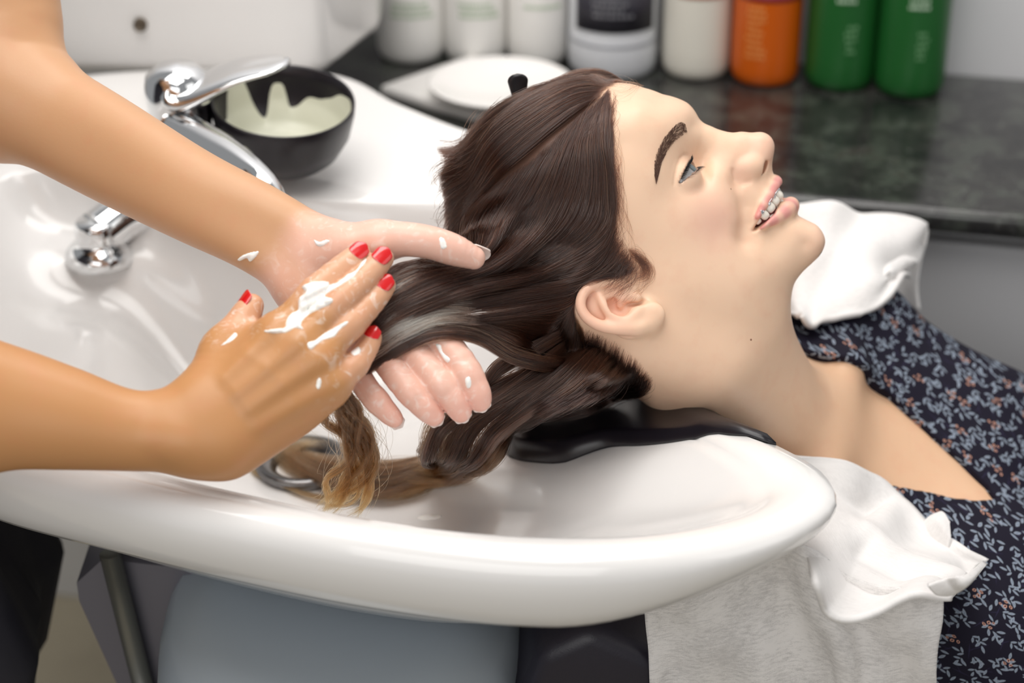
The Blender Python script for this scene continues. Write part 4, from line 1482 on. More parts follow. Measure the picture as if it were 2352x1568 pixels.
# --- left arm: the far one, palm up under the hair
LW = J(690, 592, 1.238)
l_radial = [J(25, 176, 1.335), J(238, 286, 1.300), J(440, 404, 1.266), J(600, 477, 1.246), J(745, 556, 1.236)]
l_ulnar = [J(8, 244, 1.330), J(240, 385, 1.298), J(430, 486, 1.264), J(560, 558, 1.246), J(668, 627, 1.237)]
sty.limb(l_radial, mm(27, 22, 19, 15.5, 13.5), .022, 34)
sty.limb(l_ulnar, mm(28, 22, 19, 15.5, 14), .022, 34)
l_sh = np.array([-.555, 1.335, 1.265])
l_el = J(10, 205, 1.335)
sty.limb([J(8, 198, 1.335), J(-28, 110, 1.335), J(-62, -60, 1.338), l_sh], mm(36, 36.5, 44, 52), .035, 34)
sty.ell(J(-12, 262, 1.34), [unit(J(60, 300, 1.33) - J(-12, 262, 1.34)), V_U, V_F], mm(32, 24, 28), .03)      # elbow point
def hand(idx, w, mcp, fingers, cm, k=.010):
    for (base, m) in zip(cm, mcp):
        sty.cone(base[0], m[0], base[1], m[1], k)
    for f in fingers:
        pts = [p for p, r in f]; rr = [r / 1000 for p, r in f]
        sty.tube(pts, rr, .0035, .0045)
# left metacarpals, thumb ball, little finger ball
LM = [(J(926, 694, 1.234), .0108), (J(883, 738, 1.2335), .0108), (J(838, 776, 1.2325), .0104), (J(792, 812, 1.231), .0098)]
LB = [(J(735, 605, 1.240), .0125), (J(715, 622, 1.240), .0125), (J(697, 637, 1.240), .0125), (J(682, 650, 1.240), .0125)]
for b, m in zip(LB, LM):
    sty.cone(b[0], m[0], b[1], m[1], .014)
for a, b in zip(LM[:-1], LM[1:]):
    sty.cone(a[0], b[0], .0095, .0095, .008)
sty.limb([J(738, 578, 1.234), J(800, 570, 1.224), J(868, 556, 1.219)], mm(14, 15.5, 12.5), .016)
sty.limb([J(868, 553, 1.221), J(925, 549, 1.219), J(985, 556, 1.219), J(1040, 573, 1.222), J(1088, 592, 1.226)], mm(11.4, 10.8, 10.2, 9.9, 7.2), .008)
sty.limb([J(700, 680, 1.232), J(740, 740, 1.228), J(785, 800, 1.228)], mm(13, 14, 10.5), .014)
LF = [[(J(926, 694, 1.234), 10.4), (J(1000, 768, 1.224), 9.4), (J(1056, 830, 1.216), 9.3), (J(1092, 892, 1.213), 8.3), (J(1102, 918, 1.215), 7.2)],
      [(J(883, 738, 1.2335), 10.4), (J(945, 803, 1.222), 9.2), (J(993, 858, 1.2135), 9.2), (J(1036, 910, 1.211), 8.2), (J(1057, 944, 1.214), 7.0)],
      [(J(838, 776, 1.2325), 10.0), (J(885, 826, 1.222), 8.8), (J(921, 872, 1.2135), 8.9), (J(968, 926, 1.211), 8.0), (J(995, 953, 1.214), 6.8)],
      [(J(792, 812, 1.231), 9.4), (J(824, 862, 1.222), 7.6), (J(846, 897, 1.2165), 7.5), (J(884, 940, 1.214), 6.7), (J(905, 961, 1.216), 5.6)]]
def finger_group(fs, k):
    segs = []
    for f in fs:
        P = catmull(np.array([[*p, r / 1000] for p, r in f]), 13)
        segs.append(P)
    def fn(P):
        d = np.full(len(P), 1.0)
        lo_, hi_ = P.min(0) - .030, P.max(0) + .030
        for S in segs:
            e = None
            for i in range(len(S) - 1):
                if (np.minimum(S[i, :3], S[i + 1, :3]) > hi_).any() or (np.maximum(S[i, :3], S[i + 1, :3]) < lo_).any(): continue
                a, ba = S[i, :3], S[i + 1, :3] - S[i, :3]
                pa = P - a
                t = np.clip(pa @ ba / (ba @ ba), 0, 1)
                q = pa - t[:, None] * ba
                x = np.sqrt((q * q).sum(1)) - (S[i, 3] + (S[i + 1, 3] - S[i, 3]) * t)
                e = x if e is None else smin(e, x, .0012)
            if e is not None: d = smin(d, e, .0007)
        return d
    A = np.vstack(segs)
    sty.op(fn, A[:, :3].min(0) - .011, A[:, :3].max(0) + .011, k)
finger_group(LF, .006)
# pulps between the finger joints, towards the palm side
for f in LF:
    for i, (t0, t1, q) in ((0, (.35, .95, .55)), (2, (.1, .9, .5))):
        a, b = f[i][0], f[i + 1][0]
        d = unit(b - a); s_ = unit(np.cross(V_F, d))
        sty.ell(a + (b - a) * q - V_F * .0018, [d, s_, np.cross(d, s_)], (np.linalg.norm(b - a) * .42, f[i][1] * .00080, f[i][1] * .00090), .005)

# --- right arm: the near one, palm down on top of the hair
RWU, RWL = J(425, 962, 1.170), J(455, 1022, 1.170)
sty.limb([J(-330, 862, 1.14), J(-120, 876, 1.148), J(20, 895, 1.155), J(150, 925, 1.160), J(290, 960, 1.165), RWU], mm(36, 31, 25.5, 21, 16.2, 15.2), .022, 34)
sty.limb([J(-330, 985, 1.14), J(-120, 985, 1.148), J(20, 978, 1.155), J(150, 992, 1.160), J(290, 1012, 1.165), RWL], mm(36, 31, 26, 22, 17.2, 15.8), .022, 34)
r_sh = np.array([-.62, .985, 1.265])
sty.limb([J(-380, 925, 1.14), J(-520, 860, 1.135), r_sh], mm(42, 44, 52), .03)
sty.ell(J(398, 1008, 1.1535), [unit(J(450, 1000, 1.1535) - J(390, 1008, 1.1535)), V_U, V_F], mm(12.5, 9.0, 6.5), .010)   # wrist bone
RM = [(J(632, 768, 1.1745), .0112), (J(685, 792, 1.1700), .0115), (J(731, 827, 1.1700), .0110), (J(759, 880, 1.1735), .0100)]
RB = [(J(478, 925, 1.172), .0150), (J(490, 957, 1.170), .0155), (J(505, 990, 1.170), .0155), (J(520, 1020, 1.172), .0150)]
for b, m in zip(RB, RM):
    sty.cone(b[0], m[0], b[1], m[1], .013)
for a, b in zip(RM[:-1], RM[1:]):
    sty.cone(a[0] + V_F * .004, b[0] + V_F * .004, .0095, .0095, .008)
sty.tube([RWU, J(470, 940, 1.172)], mm(16, 15.5), .016)
sty.tube([RWL, J(520, 1010, 1.172)], mm(16.5, 16.5), .016)
sty.limb([J(520, 1030, 1.180), J(610, 985, 1.184), J(690, 940, 1.184), J(742, 900, 1.180)], mm(14.5, 15.5, 13.5, 10), .014)   # little finger side
# extensor tendons and knuckles
for b, m, kx in zip(RB, RM, (0, 1, 1, 1)):
    a = b[0] + (m[0] - b[0]) * .35 - V_F * (b[1] - .0012); c = m[0] - V_F * (m[1] - .0016)
    sty.tube([a, (a + c) / 2 - V_F * .0008, c], mm(1.2, 1.5, 1.9), .010, .002)
    sty.ell(m[0] - V_F * .0048, [unit(m[0] - b[0]), unit(np.cross(V_F, m[0] - b[0])), V_F], mm(8.5, 6.4, 6.2), .009)
# thumb
sty.limb([J(468, 905, 1.176), J(492, 850, 1.182), J(512, 803, 1.188), J(550, 745, 1.195), J(566, 722, 1.197), J(578, 702, 1.199)], mm(15, 13.5, 11.6, 9.6, 9.2, 7.4), .012)
sty.cone(J(512, 803, 1.188), J(600, 790, 1.184), .0105, .0095, .012)      # web
RF = [[(J(632, 768, 1.1745), 10.2), (J(682, 714, 1.1765), 8.6), (J(722, 671, 1.1795), 8.9), (J(784, 617, 1.1905), 7.9), (J(826, 582, 1.1975), 6.6)],
      [(J(685, 792, 1.1700), 10.4), (J(738, 737, 1.1720), 8.8), (J(782, 691, 1.1765), 9.1), (J(839, 637, 1.1885), 8.0), (J(879, 594, 1.1965), 6.8)],
      [(J(731, 827, 1.1700), 10.0), (J(772, 780, 1.1720), 8.5), (J(806, 743, 1.1765), 8.8), (J(854, 692, 1.1885), 7.8), (J(884, 656, 1.1955), 6.6)],
      [(J(761, 884, 1.1735), 9.0), (J(793, 859, 1.1745), 7.3), (J(817, 837, 1.1775), 7.4), (J(842, 800, 1.1855), 6.6), (J(855, 774, 1.1905), 5.8)]]
finger_group(RF, .006)
for f in RF:
    p = f[2][0]; d = unit(f[3][0] - f[1][0])
    sty.ell(p - V_F * .0014, [d, unit(np.cross(V_F, d)), np.cross(d, unit(np.cross(V_F, d)))], (f[2][1] * .00085, f[2][1] * .00080, f[2][1] * .00088), .005)

# --- trunk (mostly outside the frame)
sty.tube([np.array([-.615, 1.17, 1.28]), np.array([-.60, 1.17, 1.10]), np.array([-.60, 1.18, .92])], mm(116, 98, 98), .08, .05)
sty.cone(l_sh, r_sh, .058, .058, .06)
sty.cone((-.60, 1.165, 1.30), (-.565, 1.165, 1.44), .055, .05, .04)
sty.ell((-.535, 1.165, 1.56), [(1, 0, 0), (0, 1, 0), (0, 0, 1)], (.095, .075, .115), .03)

m_sty = skin_mat('stylist_skin', .40, .10, 900, .14)
def creamy(m):
    """thin streaks of rubbed-in cream where the film attribute is set"""
    t = m.node_tree; b = t.nodes['Principled BSDF']
    at_ = t.nodes.new('ShaderNodeAttribute'); at_.attribute_name = 'film'
    tc = t.nodes.new('ShaderNodeTexCoord'); n = t.nodes.new('ShaderNodeTexNoise'); n.inputs['Scale'].default_value = 95; n.inputs['Detail'].default_value = 6; n.inputs['Distortion'].default_value = 2.2
    t.links.new(tc.outputs['Object'], n.inputs['Vector'])
    r = t.nodes.new('ShaderNodeValToRGB'); r.color_ramp.elements[0].position = .54; r.color_ramp.elements[1].position = .70
    t.links.new(n.outputs[0], r.inputs[0])
    mu = t.nodes.new('ShaderNodeMath'); mu.operation = 'MULTIPLY'; t.links.new(r.outputs[0], mu.inputs[0]); t.links.new(at_.outputs['Fac'], mu.inputs[1])
    mx = t.nodes.new('ShaderNodeMix'); mx.data_type = 'RGBA'
    src = b.inputs['Base Color'].links[0].from_socket
    t.links.new(mu.outputs[0], mx.inputs[0]); t.links.new(src, mx.inputs[6]); mx.inputs[7].default_value = (.90, .86, .80, 1)
    t.links.new(mx.outputs[2], b.inputs['Base Color'])
    ro = t.nodes.new('ShaderNodeMapRange'); t.links.new(at_.outputs['Fac'], ro.inputs[0]); ro.inputs[3].default_value = .40; ro.inputs[4].default_value = .22
    t.links.new(ro.outputs[0], b.inputs['Roughness'])
creamy(m_sty)
hlo = np.min([J(-60, 0, 1.40), J(-60, 1200, 1.05), J(1180, 400, 1.25), J(1180, 1000, 1.2), J(0, 400, 1.38)], 0) - .01
hhi = np.max([J(-60, 0, 1.40), J(-60, 1200, 1.05), J(1180, 400, 1.25), J(1180, 1000, 1.2), J(0, 400, 1.38)], 0) + .01
XC = -.44
Vf, Qf = mesh_sdf(lambda P: np.maximum(sty(P), XC - P[:, 0]), np.array([XC - .006, .86, .84]), np.array([.02, 1.40, 1.20]), STY_H)
Vc, Qc = mesh_sdf(lambda P: np.maximum(sty(P), P[:, 0] - XC - .004), np.array([-.80, .86, .74]), np.array([XC + .02, 1.46, 1.70]), .004, B=6)
hd_ = np.minimum(np.min([lin_d(Vf, a[0], b[0]) for a, b in zip(LB, LM)], 0), np.min([lin_d(Vf, a[0], b[0]) for a, b in zip(RB, RM)], 0))
for f in LF + RF:
    hd_ = np.minimum(hd_, lin_d(Vf, f[0][0], f[-1][0]))
hd_ = np.minimum(hd_, np.minimum(lin_d(Vf, J(800, 570, 1.224), J(1088, 592, 1.226)), lin_d(Vf, J(468, 905, 1.176), J(578, 702, 1.199))))
Vf = smooth_mesh(Vf, Qf, smooth01((hd_ - .022) / .016), 44)
V = np.vstack([Vf, Vc]); Q = np.vstack([Qf, Qc + len(Vf)])
stylist = thing('person', (-.56, 1.17, .02), 'stylist in a dark apron working cream through the wet hair with both hands', 'person')
sty_o = mk('body', V, Q, m_sty, stylist)
sty_bvh = bvh_of(sty_o)
ARM = np.array([.575, .315, .165]); PALM = np.array([.82, .50, .40])
cols = np.tile(ARM, (len(V), 1))
kr = 1 - smooth01((np.minimum(lin_d(V, J(-520, 900, 1.135), RWU), np.min([lin_d(V, a[0], b[0]) for a, b in zip(RB, RM)], 0)) - .045) / .03)
cols = cols * (1 - kr[:, None]) + np.array([.53, .258, .104]) * kr[:, None]
nrm_ = np.zeros(len(V) * 3, np.float32); sty_o.data.vertices.foreach_get('normal', nrm_) if hasattr(sty_o.data.vertices[0], 'normal') else None
nrm_ = nrm_.reshape(-1, 3)
# the pale inner side of the left hand and wrist; pinker finger ends
pd = np.min([lin_d(V, a[0], b[0]) for a, b in zip(LB, LM)] + [lin_d(V, f[i][0], f[i + 1][0]) for f in LF for i in range(4)] + [lin_d(V, J(738, 578, 1.234), J(868, 556, 1.219)), lin_d(V, J(868, 553, 1.221), J(1088, 592, 1.226))], 0)
k = (1 - smooth01((pd - .014) / .020))
cols = cols * (1 - k[:, None] * .95) + PALM * k[:, None] * .95
rd = np.min([lin_d(V, f[i][0], f[i + 1][0]) for f in RF for i in range(2, 4)] + [lin_d(V, J(550, 745, 1.195), J(578, 702, 1.199))], 0)
k = (1 - smooth01((rd - .009) / .012)) * .45
cols = cols * (1 - k[:, None]) + np.array([.80, .46, .33]) * k[:, None]
for f in LF:
    d = np.linalg.norm(V - f[-1][0], axis=1); k = .5 * np.exp(-(d / .012) ** 2)
    cols = cols * (1 - k[:, None]) + np.array([.85, .42, .34]) * k[:, None]
vcol(sty_o, 'skin', cols)
film = np.maximum((1 - smooth01((pd - .012) / .022)) * .34, 0)
rdd = np.min([lin_d(V, f[i][0], f[i + 1][0]) for f in RF for i in range(4)] + [lin_d(V, J(512, 803, 1.188), J(578, 702, 1.199))], 0)
film = np.maximum(film, (1 - smooth01((rdd - .008) / .012)) * .5)
fa_ = sty_o.data.attributes.new('film', 'FLOAT', 'POINT'); fa_.data.foreach_set('value', film.astype(np.float32))

# --- nails
m_red = plain('red_nail_polish', srgb(205, 18, 22), .16, Coat_Weight=.8, Coat_Roughness=.04)
m_under = plain('nail_underside', srgb(240, 226, 218), .3)
def nail(p_dip, p_tip, r_tip, nrm, length, width_ang, beyond, flatk=.72, lift=.0006):
    d = unit(p_tip - p_dip)
    n = unit(nrm - d * np.dot(nrm, d)); s_ = np.cross(d, n)
    na, nb = 15, 15
    V = []
    for layer in (0, 1):
        for j in range(nb):
            b = j / (nb - 1)
            # rounded outline: full width in the middle, rounded at both ends
            wv = (1 - abs(2 * b - 1) ** 3.0 * (.62 if b > .5 else .34)) ** .8
            for i in range(na):
                a = (2 * i / (na - 1) - 1)
                an = a * width_ang * wv
                end = -.0014 * (abs(a) ** 2.2) * (1 if b > .5 else -.8)
                rad = r_tip + lift - layer * .0007
                curl = -.0012 * max(0, b - .4) ** 2
                V.append(p_tip + d * (beyond - length * (1 - b) + end * (abs(2 * b - 1) ** 3)) + (n * math.cos(an) * flatk + s_ * math.sin(an)) * rad + n * (rad * (1 - flatk) + curl))
    V = np.array(V); m = na * nb
    F, mi = [], []
    for j in range(nb - 1):
        for i in range(na - 1):
            q = (j * na + i, j * na + i + 1, (j + 1) * na + i + 1, (j + 1) * na + i)
            F.append(q); mi.append(0)
            F.append(tuple(m + x for x in q[::-1])); mi.append(1)
    ring_ = [i for i in range(na)] + [j * na + na - 1 for j in range(1, nb)] + [(nb - 1) * na + i for i in range(na - 2, -1, -1)] + [j * na for j in range(nb - 2, 0, -1)]
    for a, b in zip(ring_, ring_[1:] + ring_[:1]):
        F.append((b, a, a + m, b + m)); mi.append(1)
    o = mk('fingernail', V, F, [m_red, m_under], stylist)
    o.data.polygons.foreach_set('material_index', np.array(mi, np.int32))
    bm = bmesh.new(); bm.from_mesh(o.data); bmesh.ops.recalc_face_normals(bm, faces=bm.faces[:]); bm.to_mesh(o.data); bm.free()
    return o
tow = -V_F
for f, L_, ln, w_ in zip(RF, (0, 0, 0, 0), (.0115, .0122, .0118, .0098), (.95, .95, .95, .95)):
    a, b = f[3][0], f[4][0]
    nail(a, b, f[4][1] / 1000 + .0004, tow + V_U * .25, ln, w_ * .86, .0045)
nail(J(560, 730, 1.197), J(578, 702, 1.199), .0078, -V_R * .8 + V_U * .35 - V_F * .55, .0130, .95, .0065)
for f, ln in zip(LF, (.0125, .0125, .0120, .0105)):
    a, b = f[3][0], f[4][0]
    nail(a, b, f[4][1] / 1000 + .0002, V_F * 1.0 - V_U * .15, ln, .86, f[4][1] / 1000 + .0034)
nail(J(1040, 573, 1.222), J(1088, 592, 1.226), .0074, V_F * .8 + V_U * .75, .0140, 1.0, .0108)

# --- clothes
m_apron = NT('dark_apron_cloth')
m_apron.set(Roughness=.7)
na_ = m_apron.noise(9, 4)
m_apron.l(m_apron.ramp(na_.outputs[0], [(.35, srgb(26, 25, 38)), (.7, srgb(46, 44, 50))]), m_apron.b.inputs['Base Color'])
m_apron.bump(m_apron.noise(800, 2).outputs[0], .2, .0004)
m_apron = m_apron.m
n = 96
aa = np.linspace(0, 2 * math.pi, n, endpoint=False)
R_ = []
for z, rx, ry, cx in ((1.33, .13, .19, -.615), (1.20, .128, .17, -.61), (1.05, .115, .15, -.602), (.95, .115, .155, -.600), (.88, .115, .165, -.598), (.79, .135, .185, -.585), (.72, .180, .20, -.545), (.64, .192, .205, -.532), (.56, .180, .20, -.54), (.46, .150, .195, -.565), (.36, .145, .19, -.57)):
    fold = .010 * np.sin(aa * 9 + z * 6) * smooth01((1.0 - z) / .3) + .004 * np.sin(aa * 17 - z * 9)
    R_.append(np.stack([cx + (rx + fold) * np.cos(aa), 1.19 + (ry + fold) * np.sin(aa), np.full(n, z)], 1))
V = np.vstack(R_)
R_in = [r + (np.array([r[:, 0].mean(), 1.19, 0]) - r) * np.array([.02, .02, 0]) for r in R_]
V = np.vstack([V] + R_in[::-1])
F = grid_faces(2 * len(R_), n, True, True)
o = mk('apron', V, F, m_apron, stylist)
o.data.flip_normals()
m_sleeve = plain('black_sleeve', srgb(28, 27, 32), .75)
for sh, el in ((l_sh, J(-60, -60, 1.338)), (r_sh, J(-520, 860, 1.135))):
    q = sh + (el - sh) * np.linspace(-.12, .62, 10)[:, None]
    V, F = tube_mesh(q, np.linspace(.064, .062, 10), 32)
    mk('sleeve', V, F, m_sleeve, stylist)
for y in (1.10, 1.27):
    V, F = tube_mesh(catmull([(-.56, y, .50), (-.555, y, .30), (-.56, y, .10), (-.56, y, .03)], 14), np.linspace(.075, .052, 14), 24)
    mk('trouser_leg', V, F, m_sleeve, stylist)
    bev_box('shoe', (-.62, y - .042, .002), (-.38, y + .042, .075), m_sleeve, stylist, .025)

# ================================================================== HAIR OF THE CLIENT
def gp(q):
    """guide point: (px, py, depth) in the open, (px, py, 'h', lift) on the head, (px, py, 'b', lift) on the basin, (px, py, 'w', side) beside the middle plane"""
    if len(q) == 3: return at(*q)
    x, y, k, o = q
    if k == 'h':
        p, n = hit(body_bvh, x, y, o)
        return p if p is not None else hd(x, y, -12)
    if k == 'c':
        p, n = hit(cush_bvh, x, y, o)
        return p
    if k == 'b':
        p, n = hit(basin_bvh, x, y, o)
        return p
    return hd(x, y, o * 1000)
MH = 30
cush_bvh = bvh_of(cushion, bowl_o)
def guides(gs):
    return np.stack([resample(np.array([gp(q) for q in g]), MH) for g in gs])
def across(Gd, s):
    """strands at parameters s across the guides"""
    m = len(Gd)
    Q = np.concatenate([2 * Gd[:1] - Gd[1:2], Gd, 2 * Gd[-1:] - Gd[-2:-1]])
    i = np.minimum(s.astype(int), m - 2); f = (s - i)[:, None, None]
    p0, p1, p2, p3 = Q[i], Q[i + 1], Q[i + 2], Q[i + 3]
    # softened cardinal blend
    t = .35
    m1 = (p2 - p0) * t; m2 = (p3 - p1) * t
    f2, f3 = f * f, f * f * f
    return p1 * (2 * f3 - 3 * f2 + 1) + m1 * (f3 - 2 * f2 + f) + p2 * (3 * f2 - 2 * f3) + m2 * (f3 - f2)
HAIR = []
def strands(gs, n, thick=.003, spread=.0008, clump=0, cl_str=.7, wave=.0006, waves=2.5, rad=.00010, col=(.045, .020, .014), tip=None, tip_at=.6, light=.25, hug=None, cut=(1., 1.), start=(0, 0), spow=1.0, dens=None, sub=1.0, cl_from=.25):
    Gd = guides(gs)
    m = len(Gd)
    s = RNG.random(n) ** spow * (m - 1) if dens is None else np.interp(RNG.random(n), np.linspace(0, 1, len(dens)), dens) * (m - 1)
    t = np.linspace(0, 1, MH)
    S = across(Gd, s)
    if clump:
        cs = np.sort(RNG.random(clump)) * (m - 1)
        k = np.argmin(np.abs(s[:, None] - cs[None]), 1)
        Cc = across(Gd, cs)[k]
        # clump members differ in depth a little
        w = (cl_str * smooth01((t - cl_from) / .5))[None, :, None] * (.75 + .25 * RNG.random((n, 1, 1)))
        S = S + (Cc - S) * w
        ph = RNG.random(clump)[k] * 6.28
        am = (RNG.random(clump)[k] + .3)
    else:
        ph = RNG.random(n) * 6.28; am = RNG.random(n) + .3
    T = np.gradient(S, axis=1); T /= np.linalg.norm(T, axis=2, keepdims=True) + 1e-9
    vd = S - EYE; vd /= np.linalg.norm(vd, axis=2, keepdims=True)
    L_ = np.cross(T, vd); L_ /= np.linalg.norm(L_, axis=2, keepdims=True) + 1e-9
    D_ = np.cross(L_, T)
    prof = (smooth01(t / .15) * .8 + .2)[None, :, None]
    dz = (RNG.random((n, 1, 1)) - .5) * thick
    S = S + D_ * dz * prof + L_ * (RNG.normal(size=(n, 1, 1)) * spread) * prof
    S = S + L_ * (np.sin(t[None] * waves * 6.28 + ph[:, None]) * wave * am[:, None])[:, :, None] * prof
    S = S + D_ * (np.cos(t[None] * waves * 4.7 + ph[:, None] * 1.7) * wave * .6 * am[:, None])[:, :, None] * prof
    # individual tremble
    S = S + L_ * (np.sin(t[None] * (5 + 6 * RNG.random((n, 1))) + RNG.random((n, 1)) * 6.28) * spread * .5)[:, :, None] * prof
    # random start and end along the guide
    a = start[0] + (start[1] - start[0]) * RNG.random(n); b = cut[0] + (cut[1] - cut[0]) * RNG.random(n)
    tt_ = a[:, None] + (b - a)[:, None] * t[None]
    idx = np.clip(tt_ * (MH - 1), 0, MH - 1.001); i = idx.astype(int); f = (idx - i)[:, :, None]
    r_ = np.arange(n)[:, None]
    S = S[r_, i] * (1 - f) + S[r_, i + 1] * f
    if hug is not None:
        P = S.reshape(-1, 3)
        d = body(P)
        low = np.nonzero(d < hug)[0]
        for _ in range(2):
            if not len(low): break
            q = P[low]; e = .0008
            dd = body(q)
            g = np.stack([body(q + v_) - body(q - v_) for v_ in np.eye(3) * e], 1); g /= np.linalg.norm(g, axis=1)[:, None] + 1e-9
            P[low] = q + g * np.maximum(hug + .0012 * RNG.random(len(low)) - dd, 0)[:, None]
        S = P.reshape(n, MH, 3)
    c0 = np.array(col)[None, None]
    v = np.exp(RNG.normal(size=(n, 1, 1)) * light)
    c = c0 * v * np.ones((1, MH, 1))
    warm = RNG.random((n, 1, 1)) < .12
    c = np.where(warm, c * np.array([3.2, 2.7, 2.2]), c)
    if tip is not None:
        k = smooth01((tt_ - tip_at) / max(.05, 1 - tip_at))[:, :, None]
        c = c * (1 - k) + np.array(tip)[None, None] * v * k
    R = rad * (.75 + .5 * RNG.random((n, 1))) * (1 - .75 * smooth01((t[None] - .8) / .2)) * (.25 + .75 * smooth01(t[None] / .10)) * np.ones((n, MH))
    HAIR.append((S, R, c))
    return len(HAIR) - 1

def flush_hair(name, mat, parent, label=None):
    global HAIR
    S = np.concatenate([h[0] for h in HAIR]); R = np.concatenate([h[1] for h in HAIR]); Cc = np.concatenate([h[2] for h in HAIR])
    hc = bpy.data.hair_curves.new(name)
    hc.add_curves([MH] * len(S))
    hc.attributes['position'].data.foreach_set('vector', S.astype(np.float32).ravel())
    ra = hc.attributes.get('radius') or hc.attributes.new('radius', 'FLOAT', 'POINT')
    ra.data.foreach_set('value', R.astype(np.float32).ravel())
    ca = hc.attributes.new('strand', 'FLOAT_COLOR', 'POINT')
    q = np.ones((*Cc.shape[:2], 4), np.float32); q[..., :3] = Cc
    ca.data.foreach_set('color', q.ravel())
    hc.materials.append(mat)
    o = bpy.data.objects.new(name, hc); COL.objects.link(o)
    adopt(o, parent)
    if label: o['label'] = label
    HAIR = []
    return o

m_hair = bpy.data.materials.new('wet_brown_hair'); m_hair.use_nodes = True
nt = m_hair.node_tree; nt.nodes.clear()
out_ = nt.nodes.new('ShaderNodeOutputMaterial'); hb_ = nt.nodes.new('ShaderNodeBsdfHairPrincipled')
hb_.parametrization = 'COLOR'
at_ = nt.nodes.new('ShaderNodeAttribute'); at_.attribute_name = 'strand'
nt.links.new(at_.outputs['Color'], hb_.inputs['Color']); nt.links.new(hb_.outputs[0], out_.inputs[0])
hb_.inputs['Roughness'].default_value = .16
hb_.inputs['Radial Roughness'].default_value = .35
hb_.inputs['Random Roughness'].default_value = .3

h = 'h'
BR = (.020, .0082, .0052)
# top lock combed back from the forehead
A = [[(1440, 190, 'w', -.030), (1395, 172, 'w', -.022), (1330, 170, 'w', -.016), (1260, 197, 'w', -.012), (1180, 234, 'w', -.010), (1110, 283, 'w', -.010), (1050, 340, 'w', -.006), (1003, 343, 'w', -.004)],
     [(1425, 192, 'w', -.010), (1370, 182, h, .003), (1300, 197, h, .004), (1225, 232, h, .006), (1140, 288, h, .008), (1070, 345, 'w', .006), (1020, 362, 'w', .004)],
     [(1408, 198, h, .001), (1350, 197, h, .004), (1270, 226, h, .007), (1170, 295, h, .009), (1080, 365, 'w', .018), (1022, 400, 'w', .010), (1010, 408, 'w', -.005)],
     [(1398, 204, h, .001), (1340, 213, h, .004), (1260, 256, h, .007), (1160, 330, h, .009), (1080, 405, 'w', .026), (1030, 440, 'w', .012), (1022, 452, 'w', -.010)],
     [(1388, 212, h, .001), (1330, 234, h, .004), (1255, 282, h, .006), (1165, 358, h, .008), (1090, 435, 'w', .032), (1036, 490, 'w', .014), (1026, 512, 'w', -.012)],
     [(1380, 226, h, .001), (1320, 266, h, .003), (1250, 320, h, .004), (1170, 398, h, .006), (1095, 470, 'w', .036), (1040, 550, 'w', .016), (1030, 590, 'w', -.012)]]
strands(A, 3800, .0045, .0010, 70, .66, .0009, 1.5, .00011, BR, light=.40, hug=.0012, cut=(.88, 1.02), start=(0, .10), cl_from=.1)
strands(A, 240, .012, .004, 24, .8, .003, 1.8, .00010, BR, light=.4, hug=.001, cut=(.95, 1.10), start=(.6, .8))
strands(A[:3], 700, .004, .0012, 30, .6, .001, 1.4, .00011, BR, light=.35, hug=.0012, cut=(.9, 1.03))
# side section swept down to the stylist's hands
B = [[(1120, 440, h, .002), (1085, 500, h, .005), (1062, 550, 'w', .040), (1052, 588, 1.262), (1020, 600, 1.243), (960, 606, 1.226), (890, 630, 1.213), (830, 720, 1.212)],
     [(1180, 395, h, .001), (1140, 460, h, .004), (1105, 525, h, .006), (1080, 580, 1.262), (1035, 606, 1.242), (960, 620, 1.221), (890, 655, 1.211), (830, 740, 1.212)],
     [(1245, 345, h, .001), (1205, 425, h, .003), (1165, 500, h, .005), (1120, 570, 1.266), (1060, 612, 1.242), (970, 636, 1.218), (890, 690, 1.2095), (830, 760, 1.212)],
     [(1300, 295, h, .001), (1262, 375, h, .002), (1222, 460, h, .003), (1170, 550, h, .006), (1090, 618, 1.245), (980, 652, 1.217), (890, 702, 1.2095), (825, 775, 1.213)],
     [(1350, 250, h, .001), (1312, 335, h, .002), (1280, 430, h, .002), (1235, 530, h, .004), (1135, 615, 1.250), (1000, 658, 1.217), (890, 716, 1.2095), (825, 790, 1.213)],
     [(1385, 222, h, .001), (1350, 320, h, .001), (1348, 420, h, .002), (1310, 520, h, .003), (1190, 612, h, .007), (1030, 660, 1.219), (890, 728, 1.2095), (820, 805, 1.214)],
     [(1401, 208, h, .001), (1384, 310, h, .001), (1398, 430, h, .002), (1385, 525, h, .003), (1250, 618, h, .006), (1060, 666, 1.222), (895, 738, 1.210), (820, 815, 1.214)],
     [(1408, 300, h, .0006), (1400, 420, h, .001), (1404, 510, h, .001), (1370, 575, h, .003), (1250, 632, h, .006), (1070, 676, 1.222), (900, 748, 1.210), (820, 825, 1.215)],
     [(1410, 480, h, .0006), (1405, 540, h, .001), (1375, 595, h, .002), (1310, 630, h, .004), (1190, 655, h, .008), (1040, 690, 1.219), (900, 758, 1.210), (815, 832, 1.215)],
     [(1445, 572, h, .0006), (1424, 606, h, .0012), (1375, 630, h, .002), (1300, 652, h, .005), (1180, 675, 1.256), (1040, 706, 1.218), (900, 768, 1.2105), (815, 840, 1.216)],
     [(1472, 606, h, .0006), (1440, 634, h, .0012), (1385, 640, h, .002), (1310, 668, h, .005), (1190, 696, 1.256), (1040, 722, 1.218), (900, 778, 1.211), (815, 845, 1.216)]]
strands(B, 2600, .0040, .0010, 120, .74, .0008, 1.3, .00011, BR, light=.40, hug=.0008, cut=(.95, 1.0), start=(0, .05), cl_from=.02)
strands(B, 2400, .0030, .0016, 0, 0, .0008, 1.3, .00007, BR, light=.40, hug=.0005, cut=(.35, 1.0), start=(0, .40))
